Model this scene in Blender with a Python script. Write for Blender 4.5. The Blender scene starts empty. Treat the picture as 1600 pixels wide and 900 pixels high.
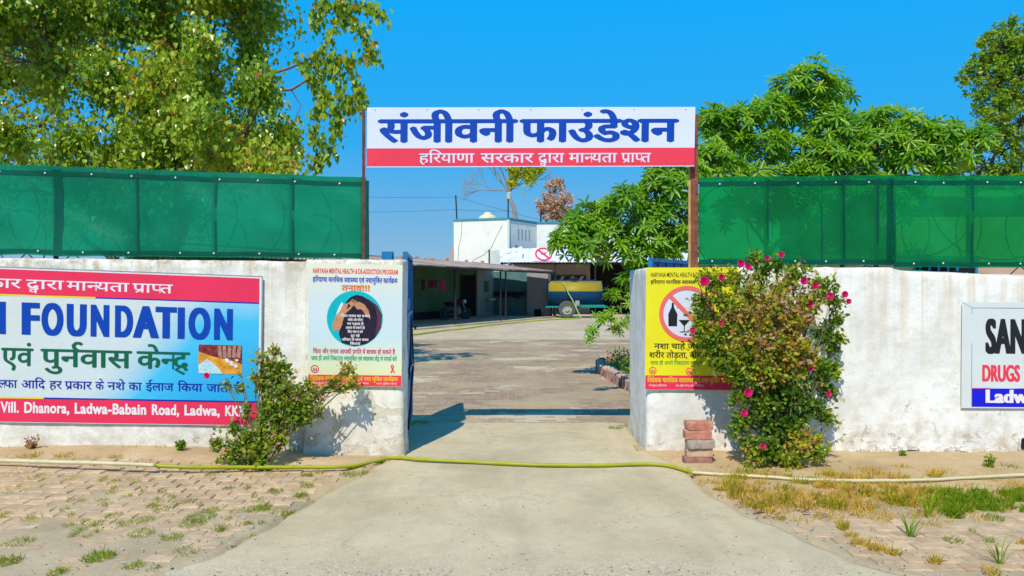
import bpy, bmesh, math, random
import numpy as np
from mathutils import Vector, Matrix, noise
rnd = random.Random(7)
nr = np.random.RandomState(11)
sc = bpy.context.scene
COL = sc.collection
PI = math.pi

# ---------------------------------------------------------------- camera, sky, sun
F, EYE, HY = 1150.0, 1.5, 452.0          # focal length in photo pixels, eye height, horizon row
cd = bpy.data.cameras.new('camera'); cam = bpy.data.objects.new('camera', cd); COL.objects.link(cam)
cd.sensor_width = 36; cd.lens = 36 * F / 1600; cd.clip_end = 2000; cd.shift_y = 2 / 1600
cam.location = (0, 0, EYE); cam.rotation_euler = (PI / 2, 0, 0); sc.camera = cam

SUN = Vector((-0.25, -0.80, 1.0)).normalized()
W = bpy.data.worlds.new('World'); sc.world = W; W.use_nodes = True
wn = W.node_tree; bg = wn.nodes['Background']
sky = wn.nodes.new('ShaderNodeTexSky'); sky.sky_type = 'NISHITA'; sky.sun_disc = False
sky.sun_elevation = math.asin(SUN.z); sky.sun_rotation = math.atan2(SUN.x, SUN.y) % (2 * PI)
sky.air_density = 1.0; sky.dust_density = 0.3; sky.ozone_density = 2.5
hs = wn.nodes.new('ShaderNodeHueSaturation'); hs.inputs['Saturation'].default_value = 1.22; hs.inputs['Hue'].default_value = 0.485
hs.inputs['Value'].default_value = 1.15
wn.links.new(sky.outputs[0], hs.inputs['Color'])
tcn = wn.nodes.new('ShaderNodeTexCoord'); sp_ = wn.nodes.new('ShaderNodeSeparateXYZ'); wn.links.new(tcn.outputs['Generated'], sp_.inputs[0])
er = wn.nodes.new('ShaderNodeValToRGB'); wn.links.new(sp_.outputs[2], er.inputs[0]); el = er.color_ramp.elements
for k_, (p_, c_) in enumerate([(0, (.30, .50, .70)), (.08, (.17, .45, .76)), (.19, (.02, .42, .92)), (.36, (.002, .42, 1.02)), (1, (.02, .26, .72))]):
    if k_ > 1: el.new(p_)
    elif k_ == 1: el[1].position = p_
    e_ = el[k_]; e_.position = p_; e_.color = (*c_, 1)
sc10 = wn.nodes.new('ShaderNodeMix'); sc10.data_type = 'RGBA'; sc10.blend_type = 'MULTIPLY'; sc10.inputs[0].default_value = 1; sc10.inputs[7].default_value = (10, 10, 10, 1)
wn.links.new(er.outputs[0], sc10.inputs[6])
mx_ = wn.nodes.new('ShaderNodeMix'); mx_.data_type = 'RGBA'; mx_.inputs[0].default_value = .93
wn.links.new(hs.outputs[0], mx_.inputs[6]); wn.links.new(sc10.outputs[2], mx_.inputs[7])
wn.links.new(mx_.outputs[2], bg.inputs[0]); bg.inputs[1].default_value = 0.09
sl = bpy.data.lights.new('sun', 'SUN'); sl.energy = 4.0; sl.angle = math.radians(0.5); sl.color = (1, .92, .76)
so = bpy.data.objects.new('sun', sl); COL.objects.link(so); so.rotation_euler = (-SUN).to_track_quat('-Z', 'Y').to_euler(); so.location = (-5, -10, 20)
vs = sc.view_settings; vs.view_transform = 'Standard'; vs.look = 'None'; vs.exposure = 0.12; vs.gamma = 1
sc.cycles.transparent_max_bounces = 16; sc.cycles.max_bounces = 8

# ---------------------------------------------------------------- helpers
def X(px, Y): return (px - 800) / F * Y
def Z(py, Y): return EYE - (py - HY) / F * Y
def P(px, py, Y): return Vector((X(px, Y), Y, Z(py, Y)))
def gY(py): return EYE * F / (py - HY)                 # depth of a ground point seen at row py
def G(px, py): y = gY(py); return Vector((X(px, y), y, 0))
def sm(t): t = max(0, min(1, t)); return t * t * (3 - 2 * t)
def N3(x, y=0, z=0): return noise.noise(Vector((x, y, z)))
def gz(x, y):                                            # height of the verge
    return 0.115 * sm((-x - 1.25) / 2.6) * sm((y - 4.3) / 1.7) if y < 7.5 else 0.115 * sm((-x - 1.25) / 2.6) * sm((9.5 - y) / 2)

def tag(o, label=None, cat=None, group=None, kind=None):
    if label: o['label'] = label
    if cat: o['category'] = cat
    if group: o['group'] = group
    if kind: o['kind'] = kind
    return o
def thing(name, loc, label, cat, group=None):
    o = bpy.data.objects.new(name, None); COL.objects.link(o); o.location = loc; o.empty_display_size = .2
    return tag(o, label, cat, group)
def wbase(p):
    v = Vector((0, 0, 0))
    while p is not None: v += Vector(p.location); p = p.parent
    return v
def link(name, me, parent=None, loc=(0, 0, 0), rot=(0, 0, 0), scale=None):
    o = bpy.data.objects.new(name, me); COL.objects.link(o); o.parent = parent
    o.location = loc; o.rotation_euler = rot
    if scale: o.scale = scale
    return o

class MB:
    def __init__(s): s.v = []; s.f = []
    def add(s, vs, fs):
        n = len(s.v); s.v += [tuple(q) for q in vs]; s.f += [tuple(i + n for i in f) for f in fs]; return s
    def box(s, c, d, rz=0, jit=0, rx=0, ry=0):
        M = Matrix.Rotation(rz, 3, 'Z') @ Matrix.Rotation(ry, 3, 'Y') @ Matrix.Rotation(rx, 3, 'X'); c = Vector(c)
        vs = [c + M @ Vector((x * d[0] / 2 + rnd.uniform(-jit, jit), y * d[1] / 2 + rnd.uniform(-jit, jit), z * d[2] / 2 + rnd.uniform(-jit, jit)))
              for x in (-1, 1) for y in (-1, 1) for z in (-1, 1)]
        return s.add(vs, [(0, 1, 3, 2), (4, 6, 7, 5), (0, 4, 5, 1), (2, 3, 7, 6), (0, 2, 6, 4), (1, 5, 7, 3)])
    def span(s, a, b): a = Vector(a); b = Vector(b); return s.box((a + b) / 2, [abs(q) for q in (b - a)])
    def tube(s, pts, r, n=6, cap=True):
        pts = [Vector(p) for p in pts]; k = len(pts)
        rs = [r] * k if isinstance(r, (int, float)) else list(r)
        up = Vector((0, 0, 1)); vs = []; prev = None
        for i, p in enumerate(pts):
            t = (pts[min(i + 1, k - 1)] - pts[max(i - 1, 0)])
            t = t.normalized() if t.length > 1e-9 else Vector((0, 0, 1))
            if prev is None:
                a = t.cross(up) if abs(t.z) < .9 else t.cross(Vector((1, 0, 0)))
            else: a = prev - t * prev.dot(t)
            a.normalize(); prev = a; b = t.cross(a)
            for j in range(n):
                th = 2 * PI * j / n; vs.append(p + (a * math.cos(th) + b * math.sin(th)) * rs[i])
        fs = [(i * n + j, i * n + (j + 1) % n, (i + 1) * n + (j + 1) % n, (i + 1) * n + j) for i in range(k - 1) for j in range(n)]
        if cap: fs += [tuple(reversed(range(n))), tuple((k - 1) * n + j for j in range(n))]
        return s.add(vs, fs)
    def grid(s, fn, nu, nv):
        vs = [fn(i / nu, j / nv) for j in range(nv + 1) for i in range(nu + 1)]
        return s.add(vs, [(j * (nu + 1) + i, j * (nu + 1) + i + 1, (j + 1) * (nu + 1) + i + 1, (j + 1) * (nu + 1) + i) for j in range(nv) for i in range(nu)])
    def lathe(s, c, prof, n=20, axis='Z'):
        vs = []
        for (r, h) in prof:
            for j in range(n):
                a = 2 * PI * j / n; p = (r * math.cos(a), r * math.sin(a), h)
                if axis == 'Y': p = (p[0], p[2], p[1])
                if axis == 'X': p = (p[2], p[0], p[1])
                vs.append(Vector(c) + Vector(p))
        k = len(prof)
        fs = [(i * n + j, i * n + (j + 1) % n, (i + 1) * n + (j + 1) % n, (i + 1) * n + j) for i in range(k - 1) for j in range(n)]
        fs += [tuple(reversed(range(n))), tuple((k - 1) * n + j for j in range(n))]
        return s.add(vs, fs)
    def mesh(s, name, m, off=Vector((0, 0, 0)), smooth=False):
        me = bpy.data.meshes.new(name); me.from_pydata([(a[0] - off[0], a[1] - off[1], a[2] - off[2]) for a in s.v], [], s.f)
        ms = m if isinstance(m, (list, tuple)) else [m]
        for q in ms: me.materials.append(q)
        if smooth: me.polygons.foreach_set('use_smooth', [True] * len(me.polygons))
        me.update(); return me
    def build(s, name, m, parent=None, smooth=False, bevel=0, loc=None, fix=False):
        if parent is not None: off = wbase(parent)
        else: off = Vector(loc) if loc else Vector((0, 0, 0))
        me = s.mesh(name, m, off, smooth)
        if bevel or fix:
            bm = bmesh.new(); bm.from_mesh(me)
            if fix: bmesh.ops.recalc_face_normals(bm, faces=bm.faces)
            if bevel: bmesh.ops.bevel(bm, geom=list(bm.edges), offset=bevel, segments=1, affect='EDGES', clamp_overlap=True)
            bm.to_mesh(me); bm.free()
        return link(name, me, parent, (0, 0, 0) if parent is not None else off)

# ---------------------------------------------------------------- materials
def lk(nt, a, b): nt.links.new(a, b)
def newmat(name):
    m = bpy.data.materials.new(name); m.use_nodes = True; nt = m.node_tree
    return m, nt, nt.nodes['Principled BSDF']
def noi(nt, scale, detail=6, rough=.6, vec=None, dist=0):
    n = nt.nodes.new('ShaderNodeTexNoise'); n.inputs['Scale'].default_value = scale; n.inputs['Detail'].default_value = detail
    n.inputs['Roughness'].default_value = rough; n.inputs['Distortion'].default_value = dist
    if vec is not None: lk(nt, vec, n.inputs['Vector'])
    return n
def ramp(nt, fac, stops):
    r = nt.nodes.new('ShaderNodeValToRGB'); e = r.color_ramp.elements
    while len(e) < len(stops): e.new(.5)
    for k, (p, c) in enumerate(stops):
        e[k].position = p; e[k].color = (c[0], c[1], c[2], 1) if not isinstance(c, (int, float)) else (c, c, c, 1)
    lk(nt, fac, r.inputs[0]); return r
def mix(nt, fac, a, b, mode='MIX'):
    m = nt.nodes.new('ShaderNodeMix'); m.data_type = 'RGBA'; m.blend_type = mode
    for sock, v in ((m.inputs[0], fac), (m.inputs[6], a), (m.inputs[7], b)):
        if isinstance(v, (int, float)): sock.default_value = v
        elif isinstance(v, tuple): sock.default_value = (*v, 1)
        else: lk(nt, v, sock)
    return m.outputs[2]
def coords(nt, scale=(1, 1, 1)):
    t = nt.nodes.new('ShaderNodeTexCoord'); g = nt.nodes.new('ShaderNodeNewGeometry')
    mp = nt.nodes.new('ShaderNodeMapping'); mp.inputs['Scale'].default_value = scale; lk(nt, g.outputs['Position'], mp.inputs[0])
    return mp.outputs[0]
def bump(nt, bs, h, strength=.3, dist=.01):
    b = nt.nodes.new('ShaderNodeBump'); b.inputs['Strength'].default_value = strength; b.inputs['Distance'].default_value = dist
    lk(nt, h, b.inputs['Height']); lk(nt, b.outputs[0], bs.inputs['Normal'])
def M(name, c, rough=.7, var=.25, scale=6, bmp=.2, metal=0, bd=.005, spec=.22, dirt=None, dscale=3, dlo=.55, dhi=.75, objinfo=0):
    m, nt, b = newmat(name); v = coords(nt)
    n = noi(nt, scale, 7, .65, v)
    lo = tuple(x * (1 - var) for x in c); hi = tuple(min(1, x * (1 + var)) for x in c)
    col = ramp(nt, n.outputs[0], [(.3, lo), (.7, hi)]).outputs[0]
    if objinfo:
        oi = nt.nodes.new('ShaderNodeObjectInfo')
        r = ramp(nt, oi.outputs['Random'], [(0, 1 - objinfo), (1, 1 + objinfo)]); r.color_ramp.elements[1].color = (min(1, 1), 1, 1, 1)
        col = mix(nt, 1, col, r.outputs[0], 'MULTIPLY')
    if dirt:
        n2 = noi(nt, dscale, 8, .7, v); k = ramp(nt, n2.outputs[0], [(dlo, 0), (dhi, 1)])
        col = mix(nt, k.outputs[0], col, dirt)
    lk(nt, col, b.inputs['Base Color']); b.inputs['Roughness'].default_value = rough; b.inputs['Metallic'].default_value = metal
    b.inputs['Specular IOR Level'].default_value = spec
    if bmp: bump(nt, b, noi(nt, scale * 6, 6, .7, v).outputs[0], bmp, bd)
    return m

def leafmat(name, stops, trans=.35, rough=.42, spec=.35):
    m, nt, b = newmat(name); a = nt.nodes.new('ShaderNodeAttribute'); a.attribute_name = 'tint'
    col = ramp(nt, a.outputs['Fac'], stops).outputs[0]
    lk(nt, col, b.inputs['Base Color']); b.inputs['Roughness'].default_value = rough; b.inputs['Specular IOR Level'].default_value = spec
    t = nt.nodes.new('ShaderNodeBsdfTranslucent'); tc = mix(nt, 1.0, col, (1.5, 1.5, .6), 'MULTIPLY'); lk(nt, tc, t.inputs[0])
    ms = nt.nodes.new('ShaderNodeMixShader'); ms.inputs[0].default_value = trans
    lk(nt, b.outputs[0], ms.inputs[1]); lk(nt, t.outputs[0], ms.inputs[2])
    lk(nt, ms.outputs[0], nt.nodes['Material Output'].inputs[0]); return m

# weathered whitewash on plaster
def wallmat(name, base, lower, streak, streak_lo, flake=.69, cov=.8):
    m, nt, b = newmat(name); v = coords(nt)
    n1 = noi(nt, 1.6, 9, .62, v, .4); n2 = noi(nt, 9, 8, .7, v); n3 = noi(nt, 38, 6, .7, v)
    c = ramp(nt, n1.outputs[0], [(.30, tuple(x * .80 for x in base)), (.5, base), (.75, tuple(min(.92, x * 1.06) for x in base))]).outputs[0]
    # yellow-grey grime patches
    c = mix(nt, ramp(nt, n2.outputs[0], [(.46, 0), (.74, .72)]).outputs[0], c, (.62, .55, .41))
    # vertical run marks, strongest at the top
    vs_ = coords(nt, (9, 9, .22)); n4 = noi(nt, 1.5, 7, .65, vs_)
    sep = nt.nodes.new('ShaderNodeSeparateXYZ'); lk(nt, coords(nt), sep.inputs[0])
    top = nt.nodes.new('ShaderNodeMapRange'); top.inputs[1].default_value = .7; top.inputs[2].default_value = 1.75; lk(nt, sep.outputs[2], top.inputs[0])
    k = nt.nodes.new('ShaderNodeMath'); k.operation = 'MULTIPLY'; lk(nt, ramp(nt, n4.outputs[0], [(streak_lo, 0), (streak_lo + .22, .8)]).outputs[0], k.inputs[0]); lk(nt, top.outputs[0], k.inputs[1])
    c = mix(nt, k.outputs[0], c, streak)
    # flaked paint: bare render showing, more of it near the ground
    low = nt.nodes.new('ShaderNodeMapRange'); low.inputs[1].default_value = .95; low.inputs[2].default_value = .05; lk(nt, sep.outputs[2], low.inputs[0])
    n5 = noi(nt, 5.5, 10, .68, v, .6); ad = nt.nodes.new('ShaderNodeMath'); ad.operation = 'MULTIPLY_ADD'
    lk(nt, low.outputs[0], ad.inputs[0]); ad.inputs[1].default_value = .10; lk(nt, n5.outputs[0], ad.inputs[2])
    fl = ramp(nt, ad.outputs[0], [(flake, 0), (flake + .02, cov)])
    c = mix(nt, fl.outputs[0], c, lower)
    te = nt.nodes.new('ShaderNodeMapRange'); te.inputs[1].default_value = 1.64; te.inputs[2].default_value = 1.77; lk(nt, sep.outputs[2], te.inputs[0])
    kt = nt.nodes.new('ShaderNodeMath'); kt.operation = 'MULTIPLY'; lk(nt, te.outputs[0], kt.inputs[0]); lk(nt, ramp(nt, n2.outputs[0], [(.42, 0), (.62, 1)]).outputs[0], kt.inputs[1])
    c = mix(nt, kt.outputs[0], c, (.36, .28, .18))
    # hairline cracks in the plaster
    vo = nt.nodes.new('ShaderNodeTexVoronoi'); vo.feature = 'DISTANCE_TO_EDGE'; vo.inputs['Scale'].default_value = 1.7
    dn = noi(nt, 3.0, 6, .7, v); va = nt.nodes.new('ShaderNodeVectorMath'); va.operation = 'ADD'; lk(nt, v, va.inputs[0]); lk(nt, dn.outputs['Color'], va.inputs[1]); lk(nt, va.outputs[0], vo.inputs['Vector'])
    ck = ramp(nt, vo.outputs['Distance'], [(0, 1), (.006, 0)]); km = nt.nodes.new('ShaderNodeMath'); km.operation = 'MULTIPLY'; lk(nt, ck.outputs[0], km.inputs[0]); lk(nt, ramp(nt, n1.outputs[0], [(.5, 0), (.6, .55)]).outputs[0], km.inputs[1])
    c = mix(nt, km.outputs[0], c, (.30, .26, .20))
    # splashed soil at the foot
    ft = nt.nodes.new('ShaderNodeMapRange'); ft.inputs[1].default_value = .42; ft.inputs[2].default_value = .0; lk(nt, sep.outputs[2], ft.inputs[0])
    k2 = nt.nodes.new('ShaderNodeMath'); k2.operation = 'MULTIPLY'; lk(nt, ft.outputs[0], k2.inputs[0]); lk(nt, ramp(nt, n2.outputs[0], [(.35, 0), (.65, .9)]).outputs[0], k2.inputs[1])
    c = mix(nt, k2.outputs[0], c, (.48, .40, .30))
    lk(nt, c, b.inputs['Base Color']); b.inputs['Roughness'].default_value = .88; b.inputs['Specular IOR Level'].default_value = .2
    h = nt.nodes.new('ShaderNodeMath'); h.operation = 'MULTIPLY_ADD'; lk(nt, fl.outputs[0], h.inputs[0]); h.inputs[1].default_value = -.8
    hh = nt.nodes.new('ShaderNodeMath'); hh.operation = 'MULTIPLY_ADD'; lk(nt, n3.outputs[0], hh.inputs[0]); hh.inputs[1].default_value = .5; lk(nt, n2.outputs[0], hh.inputs[2])
    lk(nt, hh.outputs[0], h.inputs[2]); bump(nt, b, h.outputs[0], .55, .012); return m

m_wallL = wallmat('whitewash_left', (.84, .83, .78), (.56, .50, .40), (.56, .46, .32), .46)
m_wallR = wallmat('whitewash_right', (.84, .84, .81), (.52, .46, .36), (.64, .48, .31), .46)
m_pillar = wallmat('whitewash_pillar', (.82, .79, .71), (.62, .52, .36), (.6, .5, .36), .50, .61, .7)

def groundmat(name, a, b_, c_, scale=1.2, grit=60, gcol=(.2, .18, .16), glo=.66, ghi=.72, bs=.4):
    m, nt, b = newmat(name); v = coords(nt)
    n1 = noi(nt, scale, 9, .6, v, .3); n2 = noi(nt, scale * 9, 8, .7, v)
    c = ramp(nt, n1.outputs[0], [(.28, a), (.5, b_), (.72, c_)]).outputs[0]
    c = mix(nt, ramp(nt, n2.outputs[0], [(.45, 0), (.8, .35)]).outputs[0], c, tuple(x * .68 for x in a))
    vt = coords(nt, (1.6, .22, 1)); tr_ = noi(nt, 1.3, 7, .65, vt, .3); c = mix(nt, ramp(nt, tr_.outputs[0], [(.50, 0), (.70, .38)]).outputs[0], c, tuple(x * .74 for x in a))
    g = noi(nt, grit, 4, .6, v); c = mix(nt, ramp(nt, g.outputs[0], [(glo, 0), (ghi, .8)]).outputs[0], c, gcol)
    g2 = noi(nt, grit * 1.7, 3, .6, v); c = mix(nt, ramp(nt, g2.outputs[0], [(.68, 0), (.75, .7)]).outputs[0], c, (.62, .58, .52))
    lk(nt, c, b.inputs['Base Color']); b.inputs['Roughness'].default_value = .92; b.inputs['Specular IOR Level'].default_value = .15
    h = nt.nodes.new('ShaderNodeMath'); h.operation = 'ADD'; lk(nt, g.outputs[0], h.inputs[0]); lk(nt, n2.outputs[0], h.inputs[1])
    bump(nt, b, h.outputs[0], bs, .012); return m
m_conc = groundmat('worn_concrete', (.47, .37, .225), (.59, .48, .30), (.67, .56, .36), .9, 85, (.26, .21, .16), .64, .72)
m_dirt = groundmat('sandy_dirt', (.40, .28, .15), (.53, .38, .21), (.62, .47, .28), 1.4, 60, (.25, .2, .16))
m_dust = groundmat('grey_dust', (.37, .28, .17), (.47, .37, .23), (.55, .44, .29), 1.6, 60, (.22, .2, .18))
nt = m_conc.node_tree; b = nt.nodes['Principled BSDF']; old = b.inputs['Base Color'].links[0].from_socket; v = coords(nt); sp0 = nt.nodes.new('ShaderNodeSeparateXYZ'); lk(nt, v, sp0.inputs[0])
mr0 = nt.nodes.new('ShaderNodeMapRange'); mr0.inputs[1].default_value = 4.3; mr0.inputs[2].default_value = 3.7; lk(nt, sp0.outputs[1], mr0.inputs[0])
nz = noi(nt, 2.2, 6, .6, v); k0 = nt.nodes.new('ShaderNodeMath'); k0.operation = 'MULTIPLY'; lk(nt, mr0.outputs[0], k0.inputs[0]); lk(nt, ramp(nt, nz.outputs[0], [(.35, .1), (.65, .8)]).outputs[0], k0.inputs[1])
gv = nt.nodes.new('ShaderNodeTexVoronoi'); gv.inputs['Scale'].default_value = 85; lk(nt, v, gv.inputs['Vector']); gc_ = nt.nodes.new('ShaderNodeSeparateColor'); lk(nt, gv.outputs['Color'], gc_.inputs[0])
lk(nt, mix(nt, k0.outputs[0], old, ramp(nt, gc_.outputs[0], [(0, (.26, .21, .16)), (.35, (.42, .35, .25)), (.7, (.54, .45, .32)), (1, (.66, .58, .46))]).outputs[0]), b.inputs['Base Color'])
old = b.inputs['Base Color'].links[0].from_socket
vo = nt.nodes.new('ShaderNodeTexVoronoi'); vo.feature = 'DISTANCE_TO_EDGE'; vo.inputs['Scale'].default_value = .75; dn = noi(nt, 2.2, 7, .75, v)
va = nt.nodes.new('ShaderNodeVectorMath'); va.operation = 'ADD'; lk(nt, v, va.inputs[0]); lk(nt, dn.outputs['Color'], va.inputs[1]); lk(nt, va.outputs[0], vo.inputs['Vector'])
km = nt.nodes.new('ShaderNodeMath'); km.operation = 'MULTIPLY'; lk(nt, ramp(nt, vo.outputs['Distance'], [(0, 1), (.007, 0)]).outputs[0], km.inputs[0]); lk(nt, ramp(nt, noi(nt, .9, 3, .5, v).outputs[0], [(.48, 0), (.56, .75)]).outputs[0], km.inputs[1])
c_ = mix(nt, km.outputs[0], old, (.22, .17, .11))
c_ = mix(nt, ramp(nt, noi(nt, 4.5, 8, .75, v, 1.2).outputs[0], [(.60, 0), (.68, .45)]).outputs[0], c_, (.66, .60, .48))
lk(nt, mix(nt, ramp(nt, noi(nt, 1.1, 5, .6, v, .8).outputs[0], [(.55, 0), (.72, .5)]).outputs[0], c_, (.36, .31, .23)), b.inputs['Base Color'])
m_road = groundmat('gravelly_tarmac', (.30, .26, .20), (.40, .35, .26), (.48, .42, .31), 2.2, 42, (.13, .12, .12), .56, .62, .8)
m_yard = groundmat('yard_dust', (.45, .35, .23), (.57, .46, .31), (.64, .53, .37), .45, 30, (.26, .21, .17), .6, .7)
m_paver = M('paver_block', (.58, .41, .25), .9, .25, 9, .4, objinfo=.22, dirt=(.52, .40, .25), dscale=3)
m_yardbrick = M('yard_brick', (.40, .28, .19), .9, .25, 5, .4, objinfo=.3, dirt=(.44, .34, .21), dscale=.8, dlo=.42, dhi=.6)
m_white = M('white_flex', (.74, .75, .76), .45, .06, 3, .5, bd=.02)
m_lilac = M('pale_flex', (.66, .70, .86), .5, .04, 2, .05)
m_red = M('red_print', (.80, .05, .09), .45, .06, 2, 0)
m_pinkred = M('crimson_print', (.78, .035, .10), .45, .06, 2, 0)
m_blue = M('blue_print', (.002, .055, .40), .45, .05, 4, 0)
m_navy = M('navy_print', (.01, .02, .35), .45, .05, 4, 0)
m_green_t = M('dark_green_print', (.005, .12, .06), .45, .05, 4, 0)
m_black = M('black_print', (.015, .018, .022), .5, .1, 4, 0)
m_wtext = M('white_print', (.80, .74, .78), .45, .03, 4, 0)
m_rust = M('rusty_steel', (.22, .075, .04), .75, .4, 14, .4, dirt=(.35, .15, .06), dscale=9)
m_galv = M('grey_steel', (.32, .34, .36), .5, .2, 12, .1, metal=.5)
m_dark = M('dark_steel', (.03, .035, .04), .5, .3, 12, .1, metal=.3)
m_bluep = M('blue_gate_paint', (.02, .20, .46), .4, .2, 6, .1, dirt=(.05, .09, .16), dscale=5)
m_brick = M('red_brick', (.50, .20, .14), .9, .3, 14, .5, dirt=(.62, .47, .38), dscale=11, dlo=.5, dhi=.7)
m_brick2 = M('pale_brick', (.55, .36, .24), .9, .3, 14, .5, dirt=(.42, .2, .15), dscale=9)
m_bark = M('bark', (.20, .155, .11), .9, .35, 12, .5)
m_stem = M('green_stem', (.14, .15, .06), .8, .4, 20, .2)
m_deadwood = M('dead_wood', (.33, .25, .20), .9, .3, 12, .3)
m_wire = M('wire', (.05, .05, .05), .5, .2, 10, 0)
m_hose = M('green_hose', (.34, .36, .015), .4, .12, 8, .05, dirt=(.32, .30, .10), dscale=6)
m_pipe = M('bleached_pipe', (.60, .55, .34), .5, .12, 8, .05, dirt=(.5, .48, .2), dscale=4)

# ---------------------------------------------------------------- flat print: glyphs and signs
_gc = {}
def _raw(s, off=0.0):
    k = (s, off)
    if k in _gc: return _gc[k]
    c = bpy.data.curves.new('t', 'FONT'); c.body = s; c.offset = off; c.resolution_u = 5
    o = bpy.data.objects.new('t', c); COL.objects.link(o)
    dg = bpy.context.evaluated_depsgraph_get(); me = bpy.data.meshes.new_from_object(o.evaluated_get(dg))
    vs = [(v.co.x, v.co.y) for v in me.vertices]; fs = [tuple(p.vertices) for p in me.polygons]
    bpy.data.meshes.remove(me); bpy.data.objects.remove(o); bpy.data.curves.remove(c)
    _gc[k] = (vs, fs); return _gc[k]
def _mx(s): v = _raw(s)[0]; return max(a[0] for a in v)
_adv = {}
def adv(ch):
    if ch not in _adv: _adv[ch] = _mx('H' + ch + 'H') - _mx('HH')
    return _adv[ch]
def clipx(g, c):
    vs, fs = g; ov = []; of = []
    for f in fs:
        poly = [vs[i] for i in f]; out = []
        for i in range(len(poly)):
            a, b = poly[i], poly[(i + 1) % len(poly)]
            if a[0] <= c: out.append(a)
            if (a[0] <= c) != (b[0] <= c):
                t = (c - a[0]) / (b[0] - a[0]); out.append((c, a[1] + t * (b[1] - a[1])))
        if len(out) >= 3: n = len(ov); ov += out; of.append(tuple(range(n, n + len(out))))
    return ov, of
def xf(g, dx=0, dy=0, sx=1, sy=1): return [(a * sx + dx, b * sy + dy) for a, b in g[0]], g[1]
def stroke(pts, w):
    vs = []; fs = []
    for i, p in enumerate(pts):
        a = pts[max(0, i - 1)]; b = pts[min(len(pts) - 1, i + 1)]; dx, dy = b[0] - a[0], b[1] - a[1]; l = math.hypot(dx, dy) or 1
        vs += [(p[0] - dy / l * w / 2, p[1] + dx / l * w / 2), (p[0] + dy / l * w / 2, p[1] - dx / l * w / 2)]
    fs = [(2 * i, 2 * i + 1, 2 * i + 3, 2 * i + 2) for i in range(len(pts) - 1)]
    return vs, fs
VIR = '\u094d'; MAT = set('\u093e\u093f\u0940\u0941\u0942\u0943\u0947\u0948\u094b\u094c\u0902\u0901\u093c\u0903')
def isdev(c): return 0x0900 <= ord(c) <= 0x0963
def layout(s, off=0.0):
    """glyph outlines of a line of text, Devanagari conjuncts put together by hand"""
    out = []; x = 0.0; i = 0
    while i < len(s):
        c = s[i]
        if c == ' ': x += .26; i += 1; continue
        if not isdev(c):
            out.append(xf(_raw(c, off), x)); x += adv(c) + off * 1.5; i += 1; continue
        cons = [c]; i += 1
        while i + 1 < len(s) and s[i] == VIR and isdev(s[i + 1]): cons.append(s[i + 1]); i += 2
        ms = []
        while i < len(s) and s[i] in MAT: ms.append(s[i]); i += 1
        if i < len(s) and s[i] == VIR: i += 1
        reph = len(cons) > 1 and cons[0] == 'र'
        if reph: cons = cons[1:]
        rak = len(cons) > 1 and cons[-1] == 'र'
        if rak: cons = cons[:-1]
        if '\u093f' in ms: out.append(xf(_raw('\u093f'), x)); x += adv('\u093f')
        k = 0
        while k < len(cons):
            q = cons[k]
            if q == 'द' and k + 1 < len(cons):
                out.append(xf(_raw(q), x)); out.append(xf(_raw(cons[k + 1]), x + .10, -.30, .62, .58)); x += adv(q); k += 2; continue
            if k < len(cons) - 1:
                a = adv(q); cut = a * (.80 if q in 'कफ' else 1) - (.0 if q in 'कफ' else .155)
                out.append(xf(clipx(_raw(q), cut), x)); x += cut - .02
            else:
                out.append(xf(_raw(q), x)); a = adv(q)
                if rak:
                    st = a - (.14 if q not in 'कफद' else .36)
                    if q == 'द': out.append(xf(stroke([(.30, .13), (.10, -.02), (.36, -.17)], .065), x + .0, 0))
                    else: out.append(xf(stroke([(st, .20), (st - .12, .12), (st - .27, .0)], .075), x))
                x += a
            k += 1
        for mm in ms:
            if mm == '\u093f': continue
            out.append(xf(_raw(mm), x)); x += adv(mm)
        if reph:
            out.append(xf(stroke([(-.10, .62), (-.19, .70), (-.20, .79), (-.13, .87), (-.02, .87), (.03, .82)], .075), x + .02, .0))
    w = x; V = []; Fc = []
    for g in out:
        n = len(V); V += g[0]; Fc += [tuple(j + n for j in f) for f in g[1]]
    return V, Fc, w

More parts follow.
